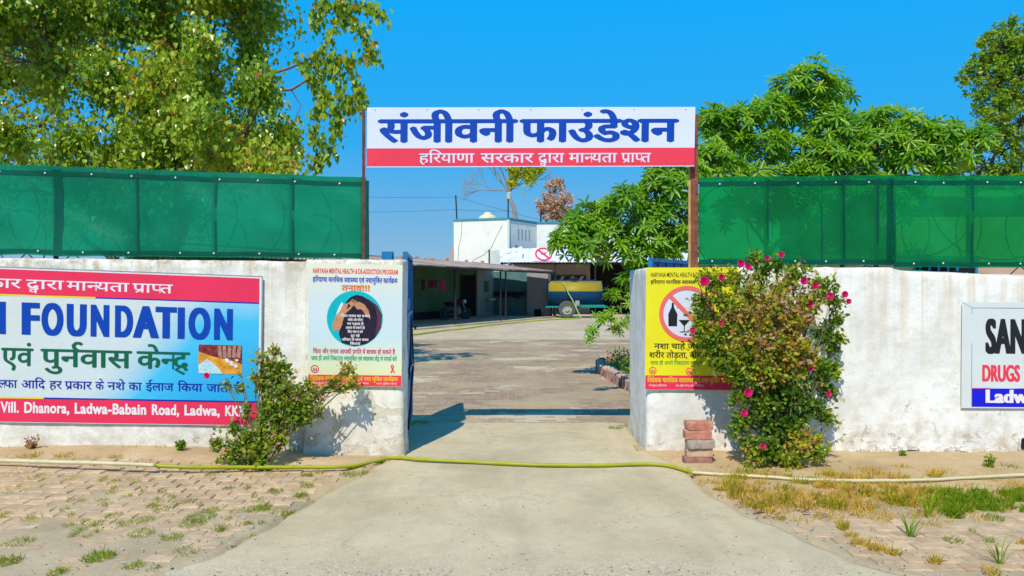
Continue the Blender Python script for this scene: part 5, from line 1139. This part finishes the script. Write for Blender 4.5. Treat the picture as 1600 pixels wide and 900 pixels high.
for a in (-9.5, -4.8, 0, 4.7, 4.15, 10.3, 10.65): SF.box(MB(), a - .03, a + .03, -.25, -.19, 0, 2.36).build('shed_post', m_dark, sh)
SF.box(MB(), -12, 10.7, DB, DB + .2, .42, 2.95).build('back_wall', m_shedw, sh)
SF.box(MB(), -12, 10.7, DB - .01, DB + .19, 0, .42).build('dado', m_dado, sh)
SF.box(MB(), -12, 10.9, -.45, DB - .02, -.02, .05).build('plinth', m_yard, sh)
a0, a1 = SF.a_at(719, DB), SF.a_at(742, DB)
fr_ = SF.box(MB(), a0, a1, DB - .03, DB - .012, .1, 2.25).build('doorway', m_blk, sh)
for a in (a0, a1): SF.box(MB(), a - .05, a + .05, DB - .05, DB - .031, .1, 2.3).build('door_jamb', m_dado, sh)
a2 = SF.a_at(769, DB); SF.box(MB(), a1 + .06, a2, DB - .12, DB - .013, .05, 2.6).build('wash_panel', m_pale, sh)
am = SF.a_at(757, DB)
SF.box(MB(), am - .3, am + .25, DB - .15, DB - .122, 1.35, 1.95).build('mirror', m_shedw, sh)
sk = MB(); c = SF.p(am + .1, DB - .38, .95); sk.lathe(c, [(.06, -.12), (.16, -.08), (.27, .02), (.28, .05), (.22, .05)], 14); sk.build('washbasin', M('enamel', (.7, .7, .68), .2, .03, 3, 0), sh)
MB().tube([c + Vector((0, 0, -.1)), c + Vector((0, 0, -.6)), c + SF.n * .25 + Vector((0, 0, -.65))], .035, 6).build('waste_pipe', m_pale, sh)
ap = SF.a_at(705, DB); SF.box(MB(), ap + .3, ap + .62, DB - .14, DB - .02, .05, 2.7).build('pilaster', m_shedw, sh)
# rear room wall closing the shed
EW = Fr(SF.p(10.7, DB, 0)[:2], (.902, -.4316), 1)
mb = MB(); EW.box(mb, 0, 2.3, 0, .2, 0, 2.5); mb.build('end_wall', M('teal_limewash', (.10, .22, .22), .9, .2, 1.6, .2, dirt=(.12, .12, .14), dscale=1.8), sh)
mb = MB(); EW.box(mb, 2.3, 3.55, -.25, .2, 0, 2.42); mb.build('corner_pier', M('grimy_plaster', (.42, .38, .36), .9, .3, 1.4, .2, dirt=(.14, .12, .13), dscale=1.4, dlo=.45), sh)
EW.box(MB(), 2.75, 3.15, -.27, -.252, .05, .42).build('vent', m_blk, sh)
mb = MB(); mb.tube([EW.p(.1, -.12, 1.35), EW.p(2.28, -.12, 1.33)], .02, 5); mb.build('shelf_rail', m_dark, sh)
for k in range(7): MB().box(EW.p(.3 + k * .28, -.12, 1.22 - .03 * (k % 3)), (.22, .05, .22 + .06 * (k % 3)), -.4, .02).build('hanging_rag', m_dark, sh)
# bricks weighing the roof down
spots = [(a, d) for a, d in ((-3.0, 3.4), (-1.4, 3.3), (1.6, 3.5), (2.4, 3.2), (3.6, 3.5), (4.3, 3.6), (5.4, 3.4), (7.6, 3.5), (9.2, 3.4))]
rbm = None
for k, (a, d) in enumerate(spots):
    p = SF.p(a, d, 2.98 + a * .004)
    o = MB().box((0, 0, 0), (.24, .12, .10), 0, .006).build('brick', m_brick2, bevel=.005) if rbm is None else link('brick', rbm, None)
    rbm = o.data; o.location = p; o.rotation_euler = (0, 0, rnd.uniform(0, 3)); tag(o, 'loose brick on the shed roof edge, ' + ['nearest to the camera', 'second from the near end', 'third from the near end', 'fourth from the near end, left of the middle', 'fifth, at the middle of the row', 'sixth, right of the middle', 'third from the far end', 'second from the far end', 'at the far end by the tanker'][k], 'brick', 'bricks on the shed roof')
# clothes line with a magenta cloth
cl_ = thing('clothes_line', SF.p(-1.6, 2.2, 1.9), 'clothes line with dark and magenta cloths hanging inside the shed', 'clothes line')
al = SF.a_at(655, 2.2); ar = SF.a_at(702, 2.2)
MB().tube([SF.p(al, 2.2, 1.95), SF.p((al + ar) / 2, 2.2, 1.9), SF.p(ar + .3, 2.2, 1.97)], .01, 4).build('line', m_wire, cl_)
for px, w, h, m_ in ((692, .42, .48, M('magenta_cloth', (.45, .02, .22), .9, .2, 8, .2)), (676, .8, .35, M('maroon_cloth', (.10, .015, .03), .9, .2, 8, .2)), (662, .3, .45, m_dado)):
    a = SF.a_at(px, 2.2); MB().grid(lambda u, v: SF.p(a - w / 2 + w * u, 2.2 + .05 * math.sin(u * 9), 1.92 - h * (1 - v)), 8, 4).build('cloth', m_, cl_)
# motorcycle parked in the shed
mc = SF.p(SF.a_at(711, 2.5), 2.5, .05); MF = Fr(mc[:2], (.80, .60))
mt = thing('motorcycle', mc, 'dark motorcycle parked in the shade of the shed', 'motorcycle')
def wheel(parent, c, u, R, r, name='wheel', mt_=None, rim=None, w=.1):
    u = Vector(u).normalized(); ax = Vector((-u.y, u.x, 0)); mb = MB(); n = 26; pr = [(R - r, -w / 2), (R - .02, -w / 2), (R, -w / 3), (R, w / 3), (R - .02, w / 2), (R - r, w / 2)]
    for (rad, h) in pr:
        for j in range(n): a = 2 * PI * j / n; mb.v.append(tuple(c + u * rad * math.cos(a) + Vector((0, 0, rad * math.sin(a))) + ax * h))
    K = len(pr); mb.f = [(i * n + j, i * n + (j + 1) % n, ((i + 1) % K) * n + (j + 1) % n, ((i + 1) % K) * n + j) for i in range(K) for j in range(n)]
    o = mb.build(name, mt_ or m_dark, parent); rb_ = MB()
    for (r1, h1, r2, h2) in ((R - r + .01, w * .3, R - r - .06, w * .2), (R - r - .06, w * .2, .12, w * .12), (.12, w * .12, .11, w * .5), (.11, w * .5, .0, w * .5)):
        for sgn in (1, -1):
            k = len(rb_.v)
            for j in range(n): a = 2 * PI * j / n; rb_.v.append(tuple(c + u * r1 * math.cos(a) + Vector((0, 0, r1 * math.sin(a))) + ax * h1 * sgn))
            for j in range(n): a = 2 * PI * j / n; rb_.v.append(tuple(c + u * r2 * math.cos(a) + Vector((0, 0, r2 * math.sin(a))) + ax * h2 * sgn))
            rb_.f += [(k + j, k + (j + 1) % n, k + n + (j + 1) % n, k + n + j) for j in range(n)]
    rb_.build('rim', rim or m_galv, o); return o
wheel(mt, MF.p(-.62, 0, .30), MF.u, .30, .07, rim=m_dark); wheel(mt, MF.p(.62, 0, .30), MF.u, .30, .07, rim=m_dark)
MB().tube([MF.p(-.62, 0, .3), MF.p(-.1, 0, .38), MF.p(.25, 0, .45), MF.p(.42, 0, .85)], .035, 6).tube([MF.p(-.55, 0, .7), MF.p(.0, 0, .68), MF.p(.42, 0, .85)], .03, 6).build('frame', m_dark, mt)
MB().tube([MF.p(.42, 0, 1.0), MF.p(.62, 0, .3)], .03, 6).build('fork', m_galv, mt)
MB().tube([MF.p(.0, 0, .78), MF.p(.12, 0, .86), MF.p(.32, 0, .88), MF.p(.40, 0, .84)], [.06, .13, .13, .05], 10).build('fuel_tank', M('maroon_paint', (.08, .01, .015), .25, .1, 4, 0), mt)
MB().tube([MF.p(-.62, 0, .80), MF.p(-.4, 0, .82), MF.p(-.05, 0, .78)], [.05, .10, .09], 8).build('seat', m_blk, mt)
MB().box(MF.p(.12, 0, .45), (.3, .2, .3), -.3, .01).build('engine', m_galv, mt)
MB().tube([MF.p(.36, -.32, 1.04), MF.p(.42, 0, 1.0), MF.p(.36, .32, 1.04)], .015, 6).build('handlebar', m_dark, mt)
MB().tube([MF.p(.46, 0, .92), MF.p(.60, 0, .90)], [.10, .09], 10).build('headlight', M('headlamp_glass', (.55, .65, .75), .1, .05, 3, 0), mt)
MB().tube([MF.p(-.75, .12, .35), MF.p(0, .12, .28)], .04, 6).build('exhaust', m_galv, mt)
bk = MB().lathe(EW.p(1.0, -.5, .05), [(.10, 0), (.13, .26), (.135, .28)], 12); tag(bk.build('bucket', M('blue_bucket', (.03, .08, .25), .5, .1, 3, 0), loc=EW.p(1.0, -.5, .05)), 'blue bucket standing by the rear wall of the shed', 'bucket')

# ---------------------------------------------------------------- water tanker
tx_, ty_ = X(900, 39.4), 39.4
tk = thing('water_tanker', (tx_, ty_, 0), 'yellow and blue tanker trailer parked beside the shed', 'trailer')
m_ty = M('yellow_paint', (.34, .26, .02), .45, .12, 2, .1); m_tb = M('blue_tank_paint', (.006, .05, .12), .4, .2, 2, .1); m_tt = M('teal_paint', (.01, .26, .24), .5, .15, 3, 0); m_tyre = M('tyre_rubber', (.10, .105, .11), .9, .2, 10, .2)
L0, L1, rz_, zc_ = X(856, 39.4), X(939, 39.4), .68, 1.26
def arcpan(a0, a1, nm, m_, rr=rz_):
    mb = MB(); mb.grid(lambda u, v: (L0 + (L1 - L0) * u, ty_ + rr * 1.0 * math.cos(a0 + (a1 - a0) * v), zc_ + rr * math.sin(a0 + (a1 - a0) * v)), 10, 12); mb.build(nm, m_, tk, smooth=True)
arcpan(PI * 1.02, PI * 2.98, 'tank_bottom', m_tb) if 0 else None
mb = MB(); mb.lathe((L0, ty_, zc_), [(rz_, 0), (rz_, L1 - L0)], 32, 'X'); ob = mb.build('tank', [m_tb, m_ty], tk, smooth=False)
for p in ob.data.polygons:
    if len(p.vertices) == 4: p.material_index = 1 if p.center.z > zc_ + .17 else 0; p.use_smooth = True
for x in (L0, L1): mb = MB().lathe((x - .02, ty_, zc_), [(rz_ - .01, 0), (rz_ + .02, 0), (rz_ + .02, .04), (rz_ - .01, .04)], 32, 'X'); mb.build('end_ring', m_tb, tk)
MB().lathe((tx_ - .1, ty_, zc_ + rz_ - .03), [(.22, 0), (.22, .14), (.26, .14), (.26, .18), (.05, .2)], 16).build('manhole', m_dark, tk)
MB().span((L0 + .3, ty_ - .35, zc_ + rz_ + .02), (L1 - .3, ty_ - .31, zc_ + rz_ + .06)).span((L0 + .3, ty_ + .31, zc_ + rz_ + .02), (L1 - .3, ty_ + .35, zc_ + rz_ + .06)).build('top_rail', m_tb, tk)
MB().span((L0 - .2, ty_ - .38, .52), (L1 + .3, ty_ - .28, .62)).span((L0 - .2, ty_ + .28, .52), (L1 + .3, ty_ + .38, .62)).build('chassis', m_tt, tk)
MB().span((tx_ + .0, ty_ - .95, .63), (L1 + .1, ty_ - .50, .68)).build('mudguard', m_tt, tk)
MB().span((tx_ - .1, ty_ - .75, .60), (tx_ + .12, ty_ - .55, .90)).build('bracket', m_pale, tk)
cx_ = X(886, 38.5)
for s_ in (-1, 1): wheel(tk, Vector((cx_, ty_ + s_ * .82, .45)), (1, 0, 0), .45, .19, 'wheel', m_tyre, M('rim_paint', (.35, .42, .30), .5, .2, 5, 0), .24)
MB().tube([(cx_, ty_ - .8, .45), (cx_, ty_ + .8, .45)], .05, 8).build('axle', m_dark, tk)
MB().tube([(L1 + .2, ty_ - .3, .57), (L1 + 1.4, ty_, .5), (L1 + .2, ty_ + .3, .57)], .04, 6).build('drawbar', m_dark, tk)
pathtube('filling_hose', [P(881, 441, 38.9), P(883, 446, 38.6), P(888, 458, 38.5), P(895, 470, 38.4), P(902, 485, 38.2), Vector((X(908, 38.0), 38.0, .03))], .03, M('pale_lime_hose', (.35, .5, .12), .5, .1, 5, 0), 'pale green hose hanging down from the top of the tanker', 'hose')

# ---------------------------------------------------------------- sheet awning with its printed cloths, behind the tanker
aw = thing('sheet_awning', (X(900, 43), 43, 0), 'corrugated awning hung with white printed cloth behind the tanker', 'awning')
xa, xb = X(782, 43), X(1100, 43); ya, za, yb2, zb2 = 42.0, 3.05, 43.6, 3.92
k_ = xa; i_ = 0
while k_ < xb:
    x1_ = min(k_ + 1.0, xb)
    MB().grid(lambda u, v, a=k_, b=x1_: (a + (b - a) * u, ya + (yb2 - ya) * v, za + (zb2 - za) * v + .012 * math.sin(2 * PI * (a + (b - a) * u) / .22)), 27, 1).build('roof_sheet', m_lilac, aw); k_ += 1.0
for px in (785, 868, 930, 1000, 1060): MB().span((X(px, 42.2) - .04, 42.16, 0), (X(px, 42.2) + .04, 42.24, za)).build('awning_post', m_dark, aw)
MB().span((xa, 42.1, za - .12), (xb, 42.16, za - .05)).build('front_beam', m_dark, aw)
m_rp = M('crimson_ring_print', (.75, .03, .08), .5, .05, 3, 0)
def on(x, v, k): return (x, ya + (yb2 - ya) * v - .02 * k, za + (zb2 - za) * v + .045 * k)
for cpx in (849.5, 941):
    pr = thing('printed_cloth', on(X(cpx, 42.6), .5, 1), 'printed cloth with a red prohibition ring, ' + ('left one on the awning' if cpx < 900 else 'right one on the awning, partly behind leaves'), 'sign', 'prohibition signs on the awning')
    x_ = X(cpx, 42.6); w_ = .62
    MB().grid(lambda u, v: on(x_ - w_ + 2 * w_ * u, .03 + .94 * v, 1), 4, 4).build('sheet', M('pink_white_print', (.76, .66, .72), .5, .05, 3, 0), pr)
    vs = []; n = 32
    for i in range(n):
        a = 2 * PI * i / n
        for rr in (.50, .40): vs.append(on(x_ + rr * 1.0 * math.cos(a), .5 + rr * math.sin(a) / 1.05, 1.5))
    MB().add(vs, [(2 * i, 2 * i + 1, (2 * i + 3) % (2 * n), (2 * i + 2) % (2 * n)) for i in range(n)]).build('ring', m_rp, pr)
    MB().add([on(x_ - .36, .5 + .30, 1.7), on(x_ - .28, .5 + .37, 1.7), on(x_ + .36, .5 - .30, 1.7), on(x_ + .28, .5 - .37, 1.7)], [(0, 1, 2, 3)]).build('bar', m_rp, pr)
    MB().add([on(x_ - .15, .45, 1.6), on(x_ + .15, .55, 1.6), on(x_ + .15, .63, 1.6), on(x_ - .15, .53, 1.6)], [(0, 1, 2, 3)]).build('mark', m_rp, pr)
# torn cloth at the left end
MB().grid(lambda u, v: (X(781, 42.2) + 1.3 * u + .05 * N3(u * 7, v * 5), 42.1 + .15 * N3(u * 4, v * 4) + .5 * v, 3.02 + .95 * v * (1 - .25 * (1 - u)) + .12 * N3(u * 6, v * 3, 2)), 12, 8).build('torn_cloth', m_lilac, aw)
# wall behind the awning
bw = thing('rear_building', (X(930, 46), 46, 0), 'low pinkish brown building under the awning behind the tanker', 'building')
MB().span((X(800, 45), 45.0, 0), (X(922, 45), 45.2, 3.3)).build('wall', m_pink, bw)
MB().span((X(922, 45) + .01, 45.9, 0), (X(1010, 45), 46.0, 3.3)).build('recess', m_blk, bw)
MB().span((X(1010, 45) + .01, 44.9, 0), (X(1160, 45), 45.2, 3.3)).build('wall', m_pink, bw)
MB().span((X(800, 45), 43.7, 3.34), (X(1160, 45), 49, 3.46)).build('roof', m_pale, bw)
MB().span((X(862, 45), 44.93, 1.9), (X(916, 45), 44.995, 2.35)).build('vent_frame', m_dark, bw)
for k in range(3):
    x = X(872 + 15 * k, 44.9); MB().add([(x, 44.915, 1.93), (x + .18, 44.915, 1.93), (x + .42, 44.915, 2.30), (x + .24, 44.915, 2.30)], [(0, 1, 2, 3)]).build('vent_louvre', m_pale, bw)

# ---------------------------------------------------------------- white two storey building at the back
wb = thing('white_building', (X(780, 49), 49, 0), 'white two storey building with teal roof edge at the back of the yard', 'building')
A_, B_, C_, D_ = Vector((X(709, 48.2), 48.2, 0)), Vector((X(794, 47), 47, 0)), Vector((X(838, 50), 50, 0)), Vector((X(1075, 50.2), 50.2, 0))
TOP = 5.95
def wallseg(a, b, z0, z1, m_, nm, thick=.25, out=0):
    f = Fr(a[:2], (b - a)[:2]); L = (b - a).length; return f.box(MB(), 0, L, -out, thick, z0, z1).build(nm, m_, wb), f, L
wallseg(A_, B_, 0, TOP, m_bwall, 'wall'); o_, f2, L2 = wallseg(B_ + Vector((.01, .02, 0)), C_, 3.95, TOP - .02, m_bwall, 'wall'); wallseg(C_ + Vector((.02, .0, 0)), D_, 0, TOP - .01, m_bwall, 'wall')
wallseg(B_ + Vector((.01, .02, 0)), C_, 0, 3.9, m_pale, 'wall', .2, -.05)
for a, b in ((A_, B_), (B_, C_), (C_, D_)): wallseg(a, b, TOP + .002, TOP + .13, m_teal, 'roof_edge', .3, .05)
MB().add([A_ + Vector((0, .3, TOP - .2)), B_ + Vector((0, .3, TOP - .2)), C_ + Vector((0, .3, TOP - .2)), D_ + Vector((0, .3, TOP - .2)), D_ + Vector((0, 6, TOP - .2)), A_ + Vector((0, 6, TOP - .2))], [(0, 1, 2, 3, 4, 5)]).build('roof', m_pale, wb)
MB().box((B_.x, B_.y, 5.0), (.12, .12, 1.9), .4).build('corner_pier', m_bwall, wb)
f2.box(MB(), -.1, L2, -.75, -.02, 3.78, 4.08).build('canopy', M('deep_blue_canopy', (.01, .04, .16), .5, .2, 3, 0), wb)
Fr(C_[:2], (D_ - C_)[:2]).box(MB(), .1, 4, -.9, -.02, 3.80, 4.05).build('canopy', M('deep_blue_canopy', (.01, .04, .16), .5, .2, 3, 0), wb)
for k in range(4):
    a = f2.a_at(810 + 5.6 * k, -.0); f2.box(MB(), a - .05, a + .05, -.02, -.003, 4.75, 5.45).build('window', m_galv, wb)
f1 = Fr(A_[:2], (B_ - A_)[:2])
a = f1.a_at(766, 0); f1.box(MB(), a, f1.a_at(790, 0), -.03, -.004, 2.8, 4.0).build('panel', M('pale_blue_plaster', (.55, .62, .62), .9, .1, 2, .1), wb)
f1.box(MB(), a - .10, a - .02, -.06, -.004, 2.5, 4.05).build('drain_pipe', m_dark, wb)
MB().tube([f1.p(f1.a_at(785, 0), -.03, 5.6), f1.p(f1.a_at(776, 0), -.03, 4.9), f1.p(f1.a_at(768, 0), -.03, 4.2), f1.p(f1.a_at(757, 0), -.03, 3.75), f1.p(f1.a_at(742, 0), -.03, 3.45), f1.p(f1.a_at(732, 0), -.03, 3.0)], .009, 4).build('cable', m_wire, wb)
MB().tube([f1.p(f1.a_at(722, 0), -.03, 5.9), f1.p(f1.a_at(721, 0), -.03, 5.0), f1.p(f1.a_at(717, 0), -.03, 4.3), f1.p(f1.a_at(716, 0), -.03, 3.4)], .008, 4).build('cable', m_wire, wb)
for k in range(7): MB().box((A_.x - .10 - (.06 if k % 2 else 0), A_.y + .1, 3.15 + .17 * k), (.24 if k % 2 else .12, .24, .16)).build('toothing_brick', m_brick2, wb)
MB().tube([f2.p(.9, -.03, 4.3), f2.p(.95, -.04, 4.32)], .06, 6).build('bulkhead_lamp', m_dark, wb)
# things on its roof
rt = MB().lathe((X(762, 49.5), 49.5, TOP + .05), [(.55, 0), (.62, .15), (.62, .3), (.52, .42), (.30, .52), (.24, .55), (.24, .62), (.16, .68), (.0, .70)], 24)
tag(rt.build('roof_water_tank', M('cream_plastic', (.72, .66, .45), .5, .08, 3, .1), smooth=True, loc=(X(762, 49.5), 49.5, TOP - .1)), 'cream domed water tank on the flat roof of the white building', 'water tank')
def pole(px, y, z0, z1, r, label, cat='pole', lamp=False, lean=0):
    t = thing('roof_pole' if not lamp else 'roof_lamp', (X(px, y), y, z0), label, cat); x = X(px, y)
    MB().tube([(x, y, z0), (x + lean, y, z1)], r, 6).build('pole', m_dark, t)
    if lamp: MB().lathe((x + .05, y, z1), [(.12, 0), (.20, .35), (.22, .38), (.05, .45)], 8).build('lantern', M('lantern_white', (.5, .62, .58), .4, .1, 4, 0), t)
pole(714, 48.5, TOP, Z(305, 48.5), .05, 'thin dark pole standing at the left end of the white building roof', lean=-.08)
pole(794, 47.4, TOP, Z(311, 47.4), .05, 'roof lamp with pale lantern on the corner of the white building', 'lamp', True)
pole(845, 50.3, TOP, Z(329, 50.3), .06, 'short dark pole on the roof in front of the withered tree')
for i, (za_, zb_) in enumerate(((Z(325, 50), Z(331, 50)), (Z(318, 50), Z(312, 50)))):
    p0 = Vector((X(380, 52), 52, za_ + (1.2 if i else .2))); p1 = Vector((X(714, 48.5), 48.5, zb_ + (0 if i else 0))); p2 = Vector((X(794, 47.4), 47.4, TOP + .6)); p3 = Vector((X(845, 50.3), 50.3, TOP + .3))
    pts = []
    for a, b in ((p0, p1), (p1, p2), (p2, p3)):
        for j in range(10): t = j / 10; pts.append(a.lerp(b, t) + Vector((0, 0, -.9 * (a - b).length / 16 * t * (1 - t))))
    tag(MB().tube(pts + [p3], .009, 4).build('overhead_wire', m_wire, loc=p1), ('lower' if i == 0 else 'upper') + ' thin overhead wire running to the roof pole of the white building', 'wire', 'overhead wires')

# ---------------------------------------------------------------- pink building behind the right wall
pb = thing('pink_building', (9, 15, 0), 'low pinkish brown building just behind the right wall, seen under the net', 'building')
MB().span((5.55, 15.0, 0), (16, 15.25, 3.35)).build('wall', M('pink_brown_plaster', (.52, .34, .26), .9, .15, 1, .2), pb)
MB().span((5.4, 14.7, 3.352), (16.2, 19, 3.48)).build('roof', m_pale, pb)
for px in (1478, 1660):
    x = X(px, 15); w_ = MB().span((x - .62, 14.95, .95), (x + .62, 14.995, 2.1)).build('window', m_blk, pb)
    for k in range(7): MB().span((x - .6 + k * .19, 14.90, .97), (x - .56 + k * .19, 14.93, 2.08)).build('bar', m_bluep, w_)
    MB().span((x - .66, 14.93, 2.101), (x + .66, 14.996, 2.17)).build('lintel', m_bluep, w_)
MB().span((X(1361, 15), 14.96, 0), (X(1364, 15), 14.998, 3.3)).build('rain_pipe', m_pale, pb)
MB().span((X(1205, 13.5), 13.6, 0), (5.3, 13.7, 1.9)).build('low_wall', M('tan_plaster', (.50, .38, .27), .9, .15, 1, .2), pb)

# ---------------------------------------------------------------- planted bed edged with slanting bricks
pbx = [(936, 577), (939, 583), (946, 588), (955, 593), (965, 599), (975, 605), (985, 611), (1000, 620), (1020, 632)]
bed = thing('planter_bed', G(985, 585), 'planted bed edged with slanting red and white bricks by the right pillar', 'planter')
pl_ = [G(a, b_) for a, b_ in pbx]; ed = []
back = [G(936, 577), G(942, 571), G(955, 569), G(975, 567), G(1000, 565), G(1030, 562)]
def along(pl, step):
    out = []; d = 0
    for a, b_ in zip(pl, pl[1:]):
        L = (b_ - a).length
        while d < L: out.append((a.lerp(b_, d / L), (b_ - a).normalized())); d += step
        d -= L
    return out
bms = [MB().box((0, 0, 0), (.07, .11, .21), 0, .003).mesh('brick', m_) for m_ in (m_brick, M('whitewashed_brick', (.46, .36, .30), .9, .3, 14, .3, dirt=(.32, .12, .08), dscale=16))]
for k, (p, t) in enumerate(along(pl_, .085) + along(back, .085)):
    q = p - wbase(bed); link('brick', bms[0 if rnd.random() < .5 else 1], bed, (q.x + rnd.uniform(-.012, .012), q.y + rnd.uniform(-.012, .012), .07 + rnd.uniform(-.02, .012)), (rnd.uniform(-.12, .12), .5 + rnd.uniform(-.25, .2), math.atan2(t.y, t.x) + rnd.uniform(-.15, .15)))
MB().add([(q.x, q.y, .045) for q in pl_ + list(reversed(back))], [tuple(range(len(pl_) + len(back)))]).build('soil', m_dirt, bed)
pos = []; sz = []; tn = []
for k in range(2600):
    px = rnd.uniform(950, 1040); py = rnd.uniform(568, 600); 
    if py > 570 + (px - 945) * .62: continue
    q = G(px, py); pos.append((q.x, q.y, .05 + rnd.random() ** 2 * .28)); sz.append(rnd.uniform(.03, .07)); tn.append(min(1, max(0, rnd.gauss(.3, .12))))
leafmesh(pos, uvec(len(pos)) + np.array([0, 0, .4]), uvec(len(pos)) + np.array([0, -.4, .8]), sz, OVAL, tn, 'ground_cover', m_rose, bed)['kind'] = 'stuff'
sp = []; y = 7.6
for (px, py, r, n, h) in ((962, 672, 12, 160, .05), (972, 668, 8, 60, .05), (650, 662, 14, 90, .05), (665, 664, 10, 60, .05)): tuft(px, py, r, n, h, .42, .1, .3)
blades('threshold_weeds', sp, m_grass)
